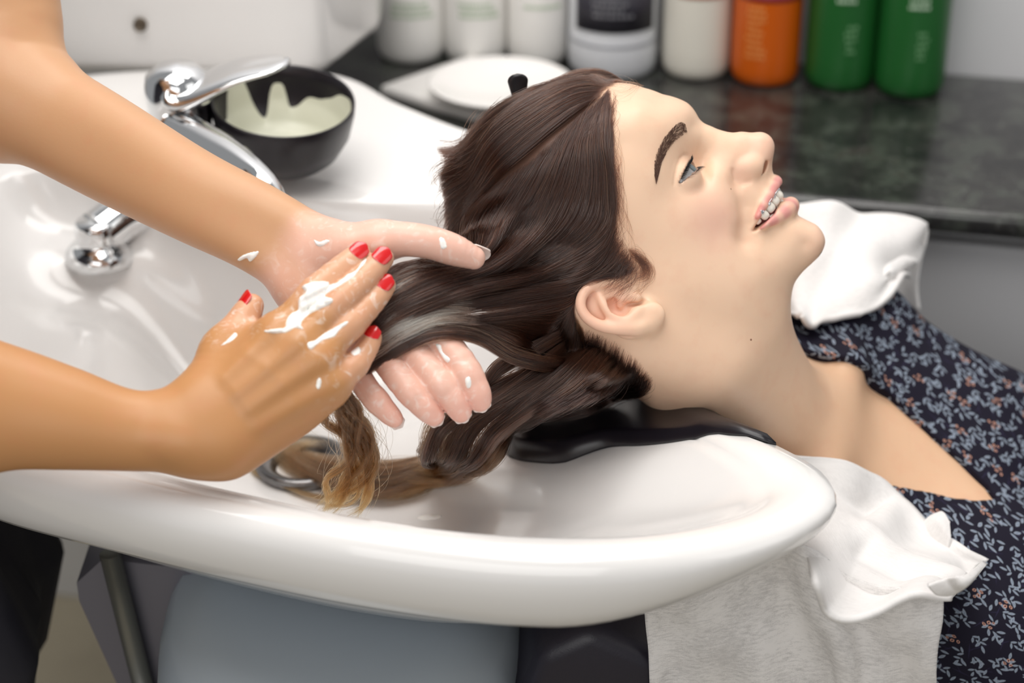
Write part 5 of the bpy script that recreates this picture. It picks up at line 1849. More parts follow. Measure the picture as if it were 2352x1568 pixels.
strands(B[3:9], 170, .002, .0014, 34, .92, .001, 1.5, .00012, (.030, .014, .010), light=.2, hug=.0012, cut=(.9, 1.0), start=(0, .02), cl_from=.05)
hlr = [(1401, 206), (1400, 240), (1401, 290), (1402, 340), (1404, 400), (1408, 450), (1412, 500), (1424, 545), (1444, 580), (1466, 606)]
for (x0, y0), (x1, y1) in zip(hlr[:-1], hlr[1:]):
    strands([[(x0 + 6, y0, h, .0003), (x0 - 6, y0 + 26, h, .0008), (x0 - 30, y0 + 66, h, .0014), (x0 - 66, y0 + 100, h, .002)], [(x1 + 6, y1, h, .0003), (x1 - 6, y1 + 26, h, .0008), (x1 - 30, y1 + 62, h, .0014), (x1 - 66, y1 + 92, h, .002)]], 90, .001, .0030, 9, .55, .0006, 1.0, .00006, BR, light=.35, hug=.0003, cut=(.5, 1.0), start=(0, .25), cl_from=.1)
# fuller body of the lifted tress
strands([[q for q in g[2:]] for g in B[:8]], 2600, .010, .0012, 60, .6, .0008, 1.2, .00012, BR, light=.34, hug=.002, cut=(.95, 1.0))
# loops from behind the ear
Cg = [[(1400, 634, h, .001), (1350, 644, h, .002), (1308, 678, h, .005), (1200, 714, 1.256), (1060, 735, 1.220), (930, 775, 1.211), (860, 812, 1.213), (800, 860, 1.218)],
      [(1322, 662, h, .001), (1304, 712, h, .004), (1262, 748, h, .010), (1160, 748, 1.253), (1050, 744, 1.219), (940, 782, 1.211), (860, 822, 1.2135), (800, 868, 1.218)],
      [(1318, 690, h, .001), (1310, 756, h, .005), (1270, 795, h, .012), (1180, 782, 1.252), (1070, 748, 1.218), (960, 778, 1.2105), (870, 822, 1.2135), (800, 872, 1.218)],
      [(1322, 725, h, .001), (1326, 796, h, .006), (1275, 830, 1.284), (1185, 812, 1.252), (1090, 765, 1.219), (985, 770, 1.2105), (890, 815, 1.2125), (800, 875, 1.218)],
      [(1340, 758, h, .001), (1338, 822, h, .008), (1268, 848, 1.283), (1180, 828, 1.250), (1095, 778, 1.218), (1000, 768, 1.210), (900, 815, 1.2125), (800, 878, 1.218)]]
strands(Cg, 2600, .0050, .0011, 46, .7, .001, 1.6, .00011, BR, light=.36, hug=.001, cut=(.95, 1.0), start=(0, .1))
strands(Cg[3:], 260, .004, .0016, 14, .7, .001, 1.3, .00011, (.12, .062, .034), light=.35, hug=.001, cut=(.9, 1.0))
# the tress again where it lies in the palm, coated with cream
k = strands([[(1080, 612, 1.243), (990, 606, 1.226), (930, 614, 1.215), (880, 652, 1.209), (840, 740, 1.211)], [(1080, 645, 1.236), (990, 645, 1.217), (930, 664, 1.209), (880, 700, 1.207), (835, 760, 1.211)],
             [(1090, 680, 1.226), (1000, 680, 1.214), (930, 702, 1.208), (880, 738, 1.207), (830, 790, 1.212)], [(1100, 715, 1.222), (1010, 715, 1.213), (935, 744, 1.208), (880, 776, 1.2085), (825, 815, 1.213)],
             [(1110, 750, 1.220), (1020, 742, 1.211), (940, 772, 1.208), (880, 806, 1.210), (825, 840, 1.214)]], 2000, .003, .0009, 60, .6, .0007, 1.6, .00011, (.060, .031, .021), light=.45, start=(0, .45), cut=(.95, 1.0))
S, R, c = HAIR[k]
for (px, py, d_), rr, pr in (((960, 618, 1.219), .020, .72), ((925, 645, 1.211), .018, .50), ((1000, 650, 1.216), .020, .30), ((905, 780, 1.209), .018, .55), ((960, 765, 1.209), .012, .35), ((900, 700, 1.208), .012, .18), ((1010, 750, 1.212), .010, .3)):
    dd = np.linalg.norm(S - at(px, py, d_), axis=2)
    on = (RNG.random((len(S), 1)) < pr)
    kk = np.where(on, np.exp(-(dd / rr) ** 2) * .95, 0)[:, :, None]
    c = c * (1 - kk) + np.array([.62, .58, .48]) * kk
    R = R * (1 + .6 * kk[..., 0])
HAIR[k] = (S, R, c)
# nape hair falling into the bowl
Dg = [[(1300, 742, h, .003), (1215, 790, 1.284), (1145, 826, 1.280), (1112, 880, 1.283), (1088, 960, 1.298), (1062, 1050, 1.318), (1030, 1100, 'b', .010), (970, 1130, 'b', .006), (890, 1148, 'b', .005)],
      [(1310, 766, h, .002), (1225, 822, 1.285), (1140, 862, 1.280), (1085, 915, 1.285), (1040, 980, 1.300), (1012, 1050, 1.320), (1010, 1096, 'b', .010), (962, 1130, 'b', .006), (880, 1150, 'b', .005)],
      [(1318, 790, h, .002), (1230, 850, 1.285), (1130, 905, 1.278), (1050, 945, 1.285), (1000, 985, 1.300), (985, 1040, 1.320), (1000, 1090, 'b', .010), (960, 1130, 'b', .006), (880, 1150, 'b', .005)],
      [(1340, 790, h, .003), (1265, 860, 1.285), (1180, 920, 1.285), (1110, 985, 1.300), (1075, 1050, 1.318), (1040, 1105, 'b', .008), (980, 1140, 'b', .006), (860, 1158, 'b', .005)],
      [(1370, 790, h, .003), (1290, 865, 1.285), (1200, 930, 1.285), (1130, 990, 1.298), (1090, 1060, 1.312), (1040, 1112, 'b', .008), (960, 1125, 'b', .008), (860, 1120, 'b', .006)],
      [(1400, 805, h, .002), (1330, 875, 1.282), (1240, 925, 1.285), (1165, 985, 1.295), (1115, 1060, 1.308), (1060, 1112, 'b', .008), (980, 1110, 'b', .010), (890, 1090, 'b', .006)],
      [(1430, 830, h, .001), (1370, 890, 1.280), (1280, 940, 'c', .016), (1200, 985, 'c', .012), (1140, 1050, 1.306), (1080, 1105, 'b', .008), (1000, 1100, 'b', .010), (900, 1078, 'b', .006)],
      [(1470, 865, h, .001), (1400, 915, 'c', .014), (1310, 950, 'c', .010), (1225, 975, 'c', .008), (1160, 1020, 'c', .006), (1100, 1092, 'b', .008), (1030, 1105, 'b', .008), (930, 1110, 'b', .006)]]
DK = (.020, .0095, .0075)
GO = (.16, .075, .026)
strands(Dg, 3400, .012, .0012, 24, .90, .0032, 1.5, .00012, (.026, .012, .008), GO, .50, .45, hug=.001, cut=(.72, 1.0), start=(0, .06), cl_from=.1)
strands(Dg[1:4], 420, .008, .002, 9, .8, .004, 1.6, .00012, (.060, .030, .016), GO, .35, .4, hug=.001, cut=(.6, 1.0), start=(.2, .4))
Dn = [[(1326, 728, h, .001), (1290, 810, h, .004), (1220, 860, 1.288), (1150, 910, 1.288), (1110, 960, 1.295)], [(1334, 746, h, .0006), (1318, 815, h, .004), (1250, 885, 1.287), (1180, 940, 1.290), (1130, 990, 1.300)], [(1372, 765, h, .0004), (1360, 830, h, .003), (1300, 900, 1.285), (1220, 955, 1.290), (1150, 1010, 'c', .006)],
      [(1415, 782, h, .0003), (1402, 848, h, .002), (1340, 915, 1.281), (1250, 960, 'c', .010), (1160, 1000, 'c', .006)], [(1460, 818, h, .0003), (1438, 872, h, .0015), (1385, 925, 'c', .012), (1290, 960, 'c', .008), (1190, 985, 'c', .005)], [(1502, 868, h, .0003), (1472, 896, h, .001), (1420, 932, 'c', .008), (1350, 958, 'c', .005), (1260, 975, 'c', .004)]]
strands(Dn, 5600, .007, .0022, 50, .40, .001, 1.2, .00009, DK, None, .6, .35, hug=.0003, cut=(.65, 1.0), start=(0, .40), cl_from=.4)
strands(Dn[2:], 260, .004, .003, 0, 0, .002, 1.2, .00006, DK, None, .6, .35, hug=.0004, cut=(.3, .8), start=(0, .3))
strands([[(1352, 752, h, .0003), (1346, 786, h, .0006), (1318, 822, h, .002)], [(1384, 768, h, .0003), (1370, 806, h, .0005), (1334, 846, h, .001)], [(1424, 788, h, .0003), (1408, 830, h, .0005), (1366, 866, h, .001)], [(1466, 822, h, .0003), (1448, 862, h, .0005), (1402, 892, h, .001)], [(1506, 868, h, .0003), (1486, 890, h, .0004), (1440, 912, h, .0008)]], 900, .001, .0012, 0, 0, .0006, .7, .00005, DK, light=.3, hug=.0003, cut=(.4, 1.0), start=(0, .45))
# ends pooled around the drain
Fg = [[(1000, 1112, 'b', .012), (930, 1150, 'b', .010), (840, 1158, 'b', .008), (760, 1140, 'b', .008), (690, 1108, 'b', .007), (640, 1062, 'b', .006), (660, 1024, 'b', .005), (730, 1012, 'b', .005)],
      [(990, 1098, 'b', .012), (920, 1130, 'b', .012), (840, 1132, 'b', .010), (770, 1112, 'b', .009), (705, 1086, 'b', .008), (668, 1056, 'b', .007), (690, 1030, 'b', .006), (750, 1026, 'b', .005)],
      [(980, 1075, 'b', .012), (910, 1090, 'b', .012), (840, 1086, 'b', .010), (780, 1078, 'b', .009), (720, 1068, 'b', .008), (690, 1052, 'b', .007), (715, 1036, 'b', .006), (780, 1040, 'b', .005)]]
strands(Fg, 900, .008, .0016, 16, .75, .0016, 1.2, .00013, (.085, .045, .024), (.19, .095, .036), .35, .35, cut=(.6, 1.0))
strands([[(860, 1155, 'b', .006), (740, 1158, 'b', .004), (650, 1130, 'b', .003), (590, 1100, 'b', .003), (568, 1078, 'b', .003)], [(850, 1160, 'b', .006), (745, 1150, 'b', .004), (660, 1124, 'b', .003), (600, 1096, 'b', .003), (576, 1072, 'b', .003)]], 110, .002, .0005, 4, .7, .0006, 1, .00013, (.16, .095, .045), (.22, .14, .07), .4, .25)
# golden tail hanging under the near hand
Eg = [[(735, 905, 1.212), (752, 950, 1.222), (775, 1000, 1.234), (783, 1050, 1.243), (765, 1100, 1.252), (748, 1140, 1.258), (722, 1166, 1.262)],
      [(765, 905, 1.212), (790, 960, 1.224), (808, 1010, 1.235), (806, 1060, 1.244), (792, 1110, 1.252), (775, 1145, 1.258), (738, 1168, 1.262)],
      [(790, 900, 1.213), (818, 960, 1.225), (838, 1015, 1.237), (842, 1065, 1.246), (826, 1112, 1.254), (800, 1150, 1.259), (760, 1174, 1.262)],
      [(805, 898, 1.213), (836, 965, 1.226), (856, 1025, 1.238), (862, 1070, 1.247), (860, 1112, 1.254), (848, 1150, 1.259), (832, 1186, 1.264)]]
strands(Eg, 1100, .012, .0007, 13, .90, .0048, 1.9, .00012, (.085, .040, .017), (.21, .092, .026), .30, .45, cut=(.74, 1.02), cl_from=.02)
strands(Eg, 90, .014, .002, 0, 0, .003, 1.8, .00009, (.095, .045, .02), (.24, .11, .035), .30, .45, cut=(.7, 1.02))
strands(Eg, 60, .012, .006, 0, 0, .006, 1.6, .00008, (.10, .055, .03), (.25, .14, .06), .5, .3, cut=(.6, 1.05))
# stray hairs: hairline, crown tips, around the ear
strands([[(1402, 300, h, .0005), (1418, 350, h, .0008), (1412, 420, h, .001), (1420, 500, h, .001)], [(1404, 360, h, .0005), (1424, 420, h, .0008), (1418, 490, h, .001), (1436, 560, h, .001)], [(1408, 440, h, .0005), (1428, 490, h, .0008), (1450, 540, h, .001), (1456, 600, h, .001)]], 60, .001, .0016, 0, 0, .0014, 1.2, .00005, (.05, .024, .016), light=.3, hug=.0005, cut=(.5, 1.0))
strands([[(1440, 570, h, .0004), (1466, 590, h, .0006), (1468, 615, h, .0006), (1448, 634, h, .001)], [(1452, 580, h, .0004), (1480, 606, h, .0006), (1476, 630, h, .0006), (1452, 640, h, .001)], [(1468, 600, h, .0004), (1492, 622, h, .0005), (1484, 642, h, .0006), (1452, 646, h, .001)]], 170, .001, .0016, 0, 0, .001, 1.0, .00005, (.05, .024, .016), light=.3, hug=.0005, cut=(.5, 1.0))
strands([[(1490, 600, h, .0005), (1505, 625, h, .0006), (1480, 660, h, .001), (1440, 690, h, .004)], [(1480, 610, h, .0005), (1475, 650, h, .0006), (1455, 680, h, .003), (1410, 684, h, .005)]], 7, .001, .001, 0, 0, .001, 1, .00005, (.05, .024, .016), light=.3, hug=.0005)
strands([[(1480, 200, h, .0005), (1450, 225, h, .001), (1420, 235, h, .001), (1390, 220, h, .001)], [(1460, 195, 'w', .0), (1440, 186, 'w', -.005), (1420, 180, 'w', -.01), (1390, 178, 'w', -.01)]], 24, .001, .0015, 0, 0, .0012, 1, .00004, (.06, .03, .018), light=.3, hug=.0005)
strands([[(1080, 500, 'w', .03), (1040, 560, 'w', .02), (1010, 600, 'w', .005), (998, 590, 'w', -.005), (1002, 540, 'w', -.01)], [(1090, 520, 'w', .04), (1045, 600, 'w', .03), (1015, 640, 'w', .02), (996, 600, 'w', .0), (1000, 560, 'w', -.01)], [(1100, 540, 'w', .04), (1060, 610, 'w', .035), (1030, 660, 'w', .03), (1006, 640, 'w', .02), (996, 600, 'w', .01)]], 500, .006, .0012, 10, .6, .001, 1, .00011, BR, light=.3, cut=(.6, 1.0))
# flecks of cream caught on single hairs of the tress and beside the ear
for q_, (px, py, d_), rr, nn in ((1, (1210, 640, 1.252), .030, 46), (1, (1130, 655, 1.238), .030, 30), (0, (1040, 335, 1.30), .05, 0)):
    for hi_ in range(2, min(len(HAIR), 9)):
        S, R, c = HAIR[hi_]
        dd = np.linalg.norm(S - at(px, py, d_), axis=2)
        cand = np.nonzero(dd.min(1) < rr)[0]
        if not len(cand): continue
        for s_ in RNG.choice(cand, min(nn // 4, len(cand)), replace=False):
            m0 = int(np.clip(dd[s_].argmin() + RNG.integers(-3, 4), 1, MH - 3)); ln = int(RNG.integers(1, 4))
            c[s_, m0:m0 + ln] = (.72, .69, .63); R[s_, m0:m0 + ln] *= 1.7
hair_o = flush_hair('hair', m_hair, client, 'long wet brown hair with golden ends')

# ================================================================== TOWEL
def towel_mat(name, holes):
    t = NT(name)
    t.set(Roughness=.9)
    t.b.inputs['Sheen Weight'].default_value = .2
    mp = t.n('ShaderNodeMapping'); t.l(t.uv(), mp.inputs[0]); mp.inputs['Scale'].default_value = (1, 3.2, 1)
    n1 = t.noise(150, 5, .75, mp.outputs[0], .4); n2 = t.noise(22, 4, .6, t.uv()); n3 = t.noise(900, 2, .6, mp.outputs[0])
    wv = t.n('ShaderNodeTexWave'); t.l(t.uv(), wv.inputs[0]); wv.inputs['Scale'].default_value = 260; wv.inputs['Distortion'].default_value = 1.5
    t.set(Base_Color=(*srgb(234, 231, 229), 1))
    f = t.math('ADD', t.math('MULTIPLY', n1.outputs[0], .75), t.math('MULTIPLY', n2.outputs[0], .75))
    f = t.math('ADD', f, t.math('MULTIPLY', n3.outputs[0], .35))
    f = t.math('ADD', f, t.math('MULTIPLY', wv.outputs[1], .02))
    op = t.ramp(f, [(.78, (0, 0, 0)), (1.0, (1, 1, 1))])
    tr = t.n('ShaderNodeBsdfTransparent'); mx = t.n('ShaderNodeMixShader')
    g_ = t.n('ShaderNodeMath', operation='MULTIPLY'); inv = t.math('SUBTRACT', 1.0, op); t.l(inv, g_.inputs[0]); g_.inputs[1].default_value = holes
    t.l(g_.outputs[0], mx.inputs[0]); t.l(t.b.outputs[0], mx.inputs[1]); t.l(tr.outputs[0], mx.inputs[2])
    t.l(mx.outputs[0], t.out.inputs[0])
    t.bump(n3.outputs[0], .25, .0005)
    return t.m
m_tow1 = towel_mat('fleece_single_layer', .38)
m_tow2 = towel_mat('fleece_folded', .10)

def sheet(name, rows, nu, nv, mat, parent, bulge=0.0, folds=None, push=None, thick=.0012, ext=None, pushbvh=None):
    """cloth patch through rows of 3-D points"""
    R_ = [resample(np.array(r), nv) for r in rows]
    Gp = np.stack([catmull(np.stack(R_)[:, j], nu) for j in range(nv)], 1)
    uu, vv = np.meshgrid(np.linspace(0, 1, nu), np.linspace(0, 1, nv), indexing='ij')
    N = np.cross(np.gradient(Gp, axis=0), np.gradient(Gp, axis=1)); N /= np.linalg.norm(N, axis=2, keepdims=True) + 1e-9
    if (N * (EYE - Gp)).sum() < 0: N = -N
    Gp = Gp + N * (bulge * np.sin(math.pi * uu) * np.sin(math.pi * vv))[..., None]
    if folds is not None:
        Gp = Gp + N * folds(uu, vv)[..., None]
    if push is not None:
        P = Gp.reshape(-1, 3)
        for _ in range(3):
            d = push(P); low = np.nonzero(d < .004)[0]
            if not len(low): break
            q = P[low]; e = .001
            g = np.stack([push(q + v_) - push(q - v_) for v_ in np.eye(3) * e], 1); g /= np.linalg.norm(g, axis=1)[:, None] + 1e-9
            P[low] = q + g * (.0042 - d[low])[:, None]
        Gp = P.reshape(nu, nv, 3)
    N = np.cross(np.gradient(Gp, axis=0), np.gradient(Gp, axis=1)); N /= np.linalg.norm(N, axis=2, keepdims=True) + 1e-9
    if (N * (EYE - Gp)).sum() < 0: N = -N
    m = nu * nv
    V = np.vstack([Gp.reshape(-1, 3), (Gp - N * thick).reshape(-1, 3)])
    Fq = [tuple(f) for f in grid_faces(nu, nv)]
    bd = [j for j in range(nv)] + [i * nv + nv - 1 for i in range(1, nu)] + [(nu - 1) * nv + j for j in range(nv - 2, -1, -1)] + [i * nv for i in range(nu - 2, 0, -1)]
    F = Fq + [tuple(m + q for q in f[::-1]) for f in Fq] + [(b, a, a + m, b + m) for a, b in zip(bd, bd[1:] + bd[:1])]
    o = mk(name, V, F, mat, parent)
    bm = bmesh.new(); bm.from_mesh(o.data); bmesh.ops.recalc_face_normals(bm, faces=bm.faces[:]); bm.to_mesh(o.data); bm.free()
    ul = o.data.uv_layers.new(name='UVMap')
    du = np.concatenate([[0], np.cumsum(np.linalg.norm(np.diff(Gp[:, nv // 2], axis=0), axis=1))]); dv = np.concatenate([[0], np.cumsum(np.linalg.norm(np.diff(Gp[nu // 2], axis=0), axis=1))])
    uvv = np.stack(np.meshgrid(du, dv, indexing='ij'), -1).reshape(-1, 2); uvv = np.vstack([uvv, uvv])
    li = np.zeros(len(o.data.loops), np.int32); o.data.loops.foreach_get('vertex_index', li)
    ul.data.foreach_set('uv', uvv[li].astype(np.float32).ravel())
    return o
dr = lambda P: np.minimum(body(P) - .006, 1)
def od(px, py, off=.006):
    p, n = hit(dress_bvh, px, py, off)
    return p if p is not None else ony(px, py, 1.05)
towel = thing('towel', tp(.02, 0, .15), 'white fleecy disposable towel around the shoulders, hanging beside the chair', 'towel')
# single layer hanging beside the chair
def hy(px, py, y): return ony(px, py, y)
hang = [[hy(1476, 1360, 1.032), hy(1482, 1440, 1.034), hy(1490, 1510, 1.034), hy(1499, 1640, 1.034)],
        [hy(1580, 1330, 1.026), hy(1590, 1430, 1.030), hy(1600, 1510, 1.028), hy(1610, 1640, 1.030)],
        [hy(1700, 1275, 1.022), hy(1712, 1410, 1.022), hy(1726, 1500, 1.020), hy(1740, 1640, 1.022)],
        [hy(1802, 1235, 1.018), hy(1820, 1370, 1.016), hy(1840, 1490, 1.014), hy(1850, 1640, 1.016)],
        [hy(1888, 1270, 1.010), hy(1895, 1390, 1.000), hy(1915, 1500, 0.998), hy(1930, 1640, 1.002)],
        [hy(1966, 1330, 1.012), hy(1970, 1400, 1.006), hy(1985, 1500, 1.006), hy(1990, 1640, 1.008)],
        [hy(2064, 1345, 1.006), hy(2070, 1410, 1.002), hy(2075, 1500, 0.998), hy(2075, 1640, 1.000)],
        [hy(2168, 1330, 1.007), hy(2166, 1420, 0.996), hy(2154, 1500, 0.992), hy(2148, 1640, 0.992)]]
sheet('hanging_sheet', hang, 90, 50, m_tow1, towel, folds=lambda u, v: .0025 * np.sin(u * 40 + v * 3) * v + .003 * np.sin(u * 17 - v * 5), push=dr)
near = [[od(1712, 984), od(1698, 1000), od(1685, 1020)],
        [od(1800, 1024), od(1775, 1055), od(1745, 1095)],
        [od(1900, 1068), od(1862, 1120), od(1815, 1190)],
        [od(1985, 1102, .007), od(1940, 1180, .016), hy(1862, 1300, .985)],
        [od(2060, 1150, .007), od(2010, 1230, .026), hy(1905, 1405, .972)],
        [od(2140, 1218, .007), od(2090, 1290, .024), hy(2010, 1402, .972)],
        [od(2205, 1264, .008), od(2175, 1310, .018), hy(2110, 1356, .975)],
        [od(2258, 1303, .010), od(2225, 1335, .012), hy(2182, 1368, .978)]]
def nf(u, v):
    r1 = .006 * np.exp(-((v - .35 - .12 * u) / .07) ** 2) * smooth01((u - .35) / .2)
    r2 = -.005 * np.exp(-((v - .52 - .1 * u) / .06) ** 2) * smooth01((u - .4) / .2)
    return r1 + r2 + .0015 * np.sin(u * 23 + v * 9)
sheet('shoulder_fold', near, 80, 50, m_tow2, towel, bulge=.006, folds=nf, push=dr, thick=.004)
# turned hem at the tip and the little corner standing up behind
tipf = [[od(2140, 1345, .016) if False else hy(2130, 1346, .971), hy(2150, 1366, .970), hy(2176, 1370, .970)], [hy(2170, 1330, .970), hy(2190, 1350, .970), hy(2200, 1362, .971)], [hy(2218, 1318, .975), hy(2226, 1330, .975), hy(2232, 1338, .977)], [od(2250, 1304, .012), od(2254, 1308, .012), od(2258, 1312, .012)]]
sheet('hem', tipf, 24, 12, m_tow2, towel, bulge=.002, thick=.003)
cor = [[od(2104, 1218, .004), od(2140, 1246, .005), od(2178, 1272, .004)], [od(2124, 1213, .009), od(2150, 1234, .010), od(2182, 1262, .008)], [od(2138, 1209, .012), od(2156, 1224, .014), od(2182, 1252, .011)], [od(2160, 1206, .014), od(2168, 1214, .015), od(2178, 1228, .014)]]
sheet('corner', cor, 20, 14, m_tow2, towel, thick=.0015, bulge=.002)
# far side: folded wad behind the chin and neck
yf = lambda px, py, y: ony(px, py, y)
dress_only = bvh_of(dress)
def yd(px, py, y, off=.012):
    """on the far shoulder of the dress where there is any, else upright behind it"""
    p, n = hit(dress_only, px, py, off)
    return p if p is not None and p[1] > 1.24 else ony(px, py, y)
farr = [[yf(1770, 470, 1.42), yf(1775, 560, 1.405), yd(1785, 680, 1.385), yd(1815, 770, 1.36)],
        [yf(1850, 472, 1.43), yf(1850, 560, 1.40), yd(1850, 680, 1.372), yd(1850, 779, 1.35)],
        [yf(1930, 477, 1.435), yf(1925, 560, 1.40), yd(1915, 660, 1.37), yd(1900, 764, 1.35)],
        [yf(2000, 479, 1.44), yf(1995, 560, 1.405), yd(1980, 650, 1.375), yd(1965, 738, 1.352)],
        [yf(2060, 486, 1.445), yf(2050, 570, 1.415), yd(2030, 640, 1.39), yd(2018, 706, 1.365)],
        [yf(2100, 500, 1.45), yf(2090, 570, 1.43), yd(2070, 620, 1.41), yd(2052, 662, 1.39)],
        [yf(2124, 512, 1.455), yf(2118, 560, 1.45), yd(2104, 610, 1.44), yd(2088, 640, 1.43)]]
def ff(u, v):
    return .004 * np.sin(u * 8 + v * 7) * np.sin(v * 6 + 1) + .006 * np.exp(-((u - .28 + .2 * v) / .10) ** 2) - .004 * np.exp(-((u - .45 + .25 * v) / .08) ** 2)
sheet('far_fold', farr, 60, 44, m_tow2, towel, bulge=.012, folds=ff, push=lambda P: np.minimum(body(P) - .009, 1), thick=.004)
hem2 = [[yf(2124, 512, 1.456), yf(2126, 540, 1.452), yf(2112, 600, 1.448), yf(2104, 660, 1.442), yf(2108, 712, 1.435)], [yf(2100, 520, 1.462), yf(2100, 560, 1.46), yf(2084, 612, 1.455), yf(2078, 660, 1.45), yf(2096, 716, 1.44)], [yf(2072, 540, 1.468), yf(2070, 570, 1.468), yf(2055, 630, 1.462), yf(2048, 668, 1.455), yf(2070, 700, 1.445)]]
sheet('far_hem', hem2, 16, 24, m_tow2, towel, thick=.003)

# ---- clip ----------------------------------------------------------
cb = hd(1193, 230, -22); ct = hd(1189, 183, -22)
clip = thing('hair_clip', cb, 'black plastic hair clip standing up from the crown of wet hair', 'hair clip')
d = unit(ct - cb); nrm2 = unit(-V_F - d * np.dot(-V_F, d)); sd = np.cross(d, nrm2)
m_clip = plain('black_clip', (.012, .011, .013), .28)
def paddle(name, off, w, L0, mat, dep):
    n = 26; nt_ = 10
    P = []
    for i in range(n):
        tt_ = i / (n - 1)
        ww = w * (np.interp(tt_, [0, .3, .7, 1], [.62, .78, 1.0, 1.0])) * math.sqrt(max(.0, 1 - max(0, (tt_ - .72) / .28) ** 2))
        c_ = cb + d * (tt_ * L0) + nrm2 * (off + .003 * tt_ ** 2)
        a_ = np.linspace(0, 2 * math.pi, 20, endpoint=False)
        P.append(c_ + (np.cos(a_)[:, None] * sd * max(ww, 3e-4) + np.sin(a_)[:, None] * nrm2 * dep * max(.15, min(1, ww / w * 1.4))))
    V = np.vstack(P); F = [tuple(f) for f in grid_faces(n, 20, False, True)] + [tuple(range(20)), tuple(range((n - 1) * 20, n * 20))[::-1]]
    return mk(name, V, F, mat, clip)
paddle('front_jaw', .002, .0070, np.linalg.norm(ct - cb) + .0045, m_clip, .0022)
paddle('back_jaw', -.004, .0064, np.linalg.norm(ct - cb) + .002, m_clip, .0018)
V, F = tube_mesh([cb + d * .004 - sd * .0045 + nrm2 * .004, cb + d * .004 + sd * .0045 + nrm2 * .004], .0016, 12)
mk('hinge_pin', V, F, plain('clip_pin', srgb(120, 84, 66), .3, 1.0), clip)

# ---- cream ---------------------------------------------------------
m_cream = NT('white_cream'); m_cream.set(Base_Color=(*srgb(248, 245, 240), 1), Roughness=.28, Subsurface_Weight=.15, Subsurface_Scale=.002)
m_cream.bump(m_cream.noise(160, 4).outputs[0], .35, .0012)
m_cream = m_cream.m
def Z(x, y): return (400 + x / 2.529, 480 + y / 2.529)
def cream(poly, bvh, hgt, label, step=1.6, name='cream_smear', group='cream smears on the hands'):
    poly = resample(np.array(poly, float), 90, True)
    lo_, hi_ = poly.min(0) - 3, poly.max(0) + 3
    nx, ny = int((hi_[0] - lo_[0]) / step) + 1, int((hi_[1] - lo_[1]) / step) + 1
    gx, gy = np.meshgrid(np.linspace(lo_[0], hi_[0], nx), np.linspace(lo_[1], hi_[1], ny), indexing='ij')
    sd_ = poly_sd(gx.ravel(), gy.ravel(), poly).reshape(nx, ny)
    wob = .5 + .5 * np.sin(gx * .23 + gy * .11) * np.sin(gy * .19 - gx * .07 + 1)
    idx = -np.ones((nx, ny), int); V = []
    for i in range(nx):
        for j in range(ny):
            if sd_[i, j] < step * 1.2:
                e = np.clip(-sd_[i, j] / 7.0, -1, 1)
                z = hgt * (math.sqrt(max(e, 0)) * (.55 + .6 * wob[i, j])) if e > 0 else -.0006
                p, n = hit(bvh, gx[i, j], gy[i, j])
                if p is None: continue
                idx[i, j] = len(V); V.append(p + n * (z - .0001))
    F = []
    for i in range(nx - 1):
        for j in range(ny - 1):
            q = [idx[i, j], idx[i + 1, j], idx[i + 1, j + 1], idx[i, j + 1]]
            if min(q) >= 0: F.append(tuple(q))
    if len(F) < 4: return
    V = np.array(V)
    o = mk(name, V, np.array(F), m_cream, None)
    bm = bmesh.new(); bm.from_mesh(o.data); bmesh.ops.recalc_face_normals(bm, faces=bm.faces[:]); bm.to_mesh(o.data); bm.free()
    me = o.data
    if sum(p.normal.dot(Vector(EYE) - p.center) > 0 for p in me.polygons) < len(me.polygons) / 2: me.flip_normals()
    return tag(o, label, 'cream', group)
B_ = sty_bvh
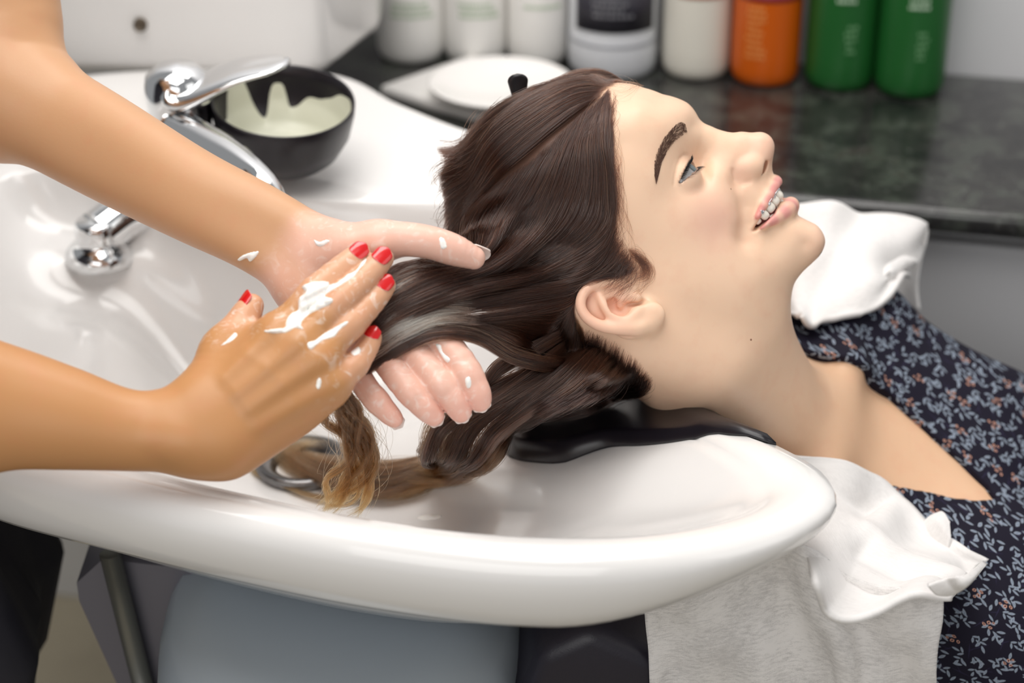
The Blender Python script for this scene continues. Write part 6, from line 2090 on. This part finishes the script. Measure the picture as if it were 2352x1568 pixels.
cream([Z(*p) for p in ((740, 455), (800, 425), (890, 420), (905, 440), (960, 420), (1000, 388), (1062, 358), (1050, 388), (985, 432), (920, 470), (872, 505), (922, 520), (915, 546), (860, 575), (800, 602), (752, 640), (738, 676), (756, 700), (702, 690), (650, 716), (560, 720), (516, 706), (600, 694), (645, 688), (650, 650), (680, 605), (720, 585), (725, 520), (765, 480))], B_, .0022, 'large white cream smear across the knuckles of the upper hand')
cream([Z(*p) for p in ((1010, 390), (1060, 350), (1090, 305), (1120, 285), (1110, 310), (1080, 345), (1060, 370))], B_, .0010, 'thin cream streak running between the two red-nailed upper fingers')
cream([Z(*p) for p in ((776, 775), (820, 760), (870, 722), (940, 682), (1000, 650), (1012, 662), (962, 702), (930, 742), (862, 764), (802, 812), (778, 804))], B_, .0011, 'cream smear along the ring finger of the upper hand')
cream([Z(*p) for p in ((272, 792), (318, 750), (350, 718), (368, 732), (332, 768))], B_, .0014, 'small cream dab on the thumb of the upper hand')
cream([Z(*p) for p in ((368, 292), (410, 262), (486, 244), (482, 270), (442, 306), (420, 286), (384, 302))], B_, .0016, 'cream dab alone on the far forearm near the wrist')
cream([Z(*p) for p in ((812, 178), (828, 212), (862, 216), (905, 186), (880, 178), (845, 190))], B_, .0014, 'cream dab at the base of the palm-up thumb')
cream([Z(*p) for p in ((832, 988), (852, 982), (854, 1020), (838, 1048), (824, 1030))], B_, .0012, 'tiny cream dab beside the little finger knuckle')
cream([Z(*p) for p in ((1026, 832), (1070, 798), (1084, 830), (1050, 852))], B_, .0010, 'small cream dab in the middle of the little finger')
cream([Z(*p) for p in ((1518, 786), (1548, 788), (1562, 830), (1604, 872), (1584, 892), (1545, 842))], B_, .0012, 'cream dab between two palm-up fingers below the hair')
cream([Z(*p) for p in ((1416, 716), (1462, 736), (1476, 782), (1430, 772))], B_, .0012, 'cream dab at the roots of the palm-up fingers')
cream([Z(*p) for p in ((1540, 166), (1570, 172), (1584, 222), (1550, 228))], B_, .0010, 'cream dab on the last joint of the palm-up thumb')
cream([Z(*p) for p in ((1690, 985), (1720, 975), (1725, 1030), (1700, 1040))], B_, .0009, 'faint cream dab near the tip of the palm-up forefinger')
pf = basin_bvh
cream([(960, 1186), (985, 1180), (1014, 1183), (1004, 1192), (968, 1194)], pf, .0012, 'white cream drop lying inside the basin below the hair', name='cream_drop', group=None)
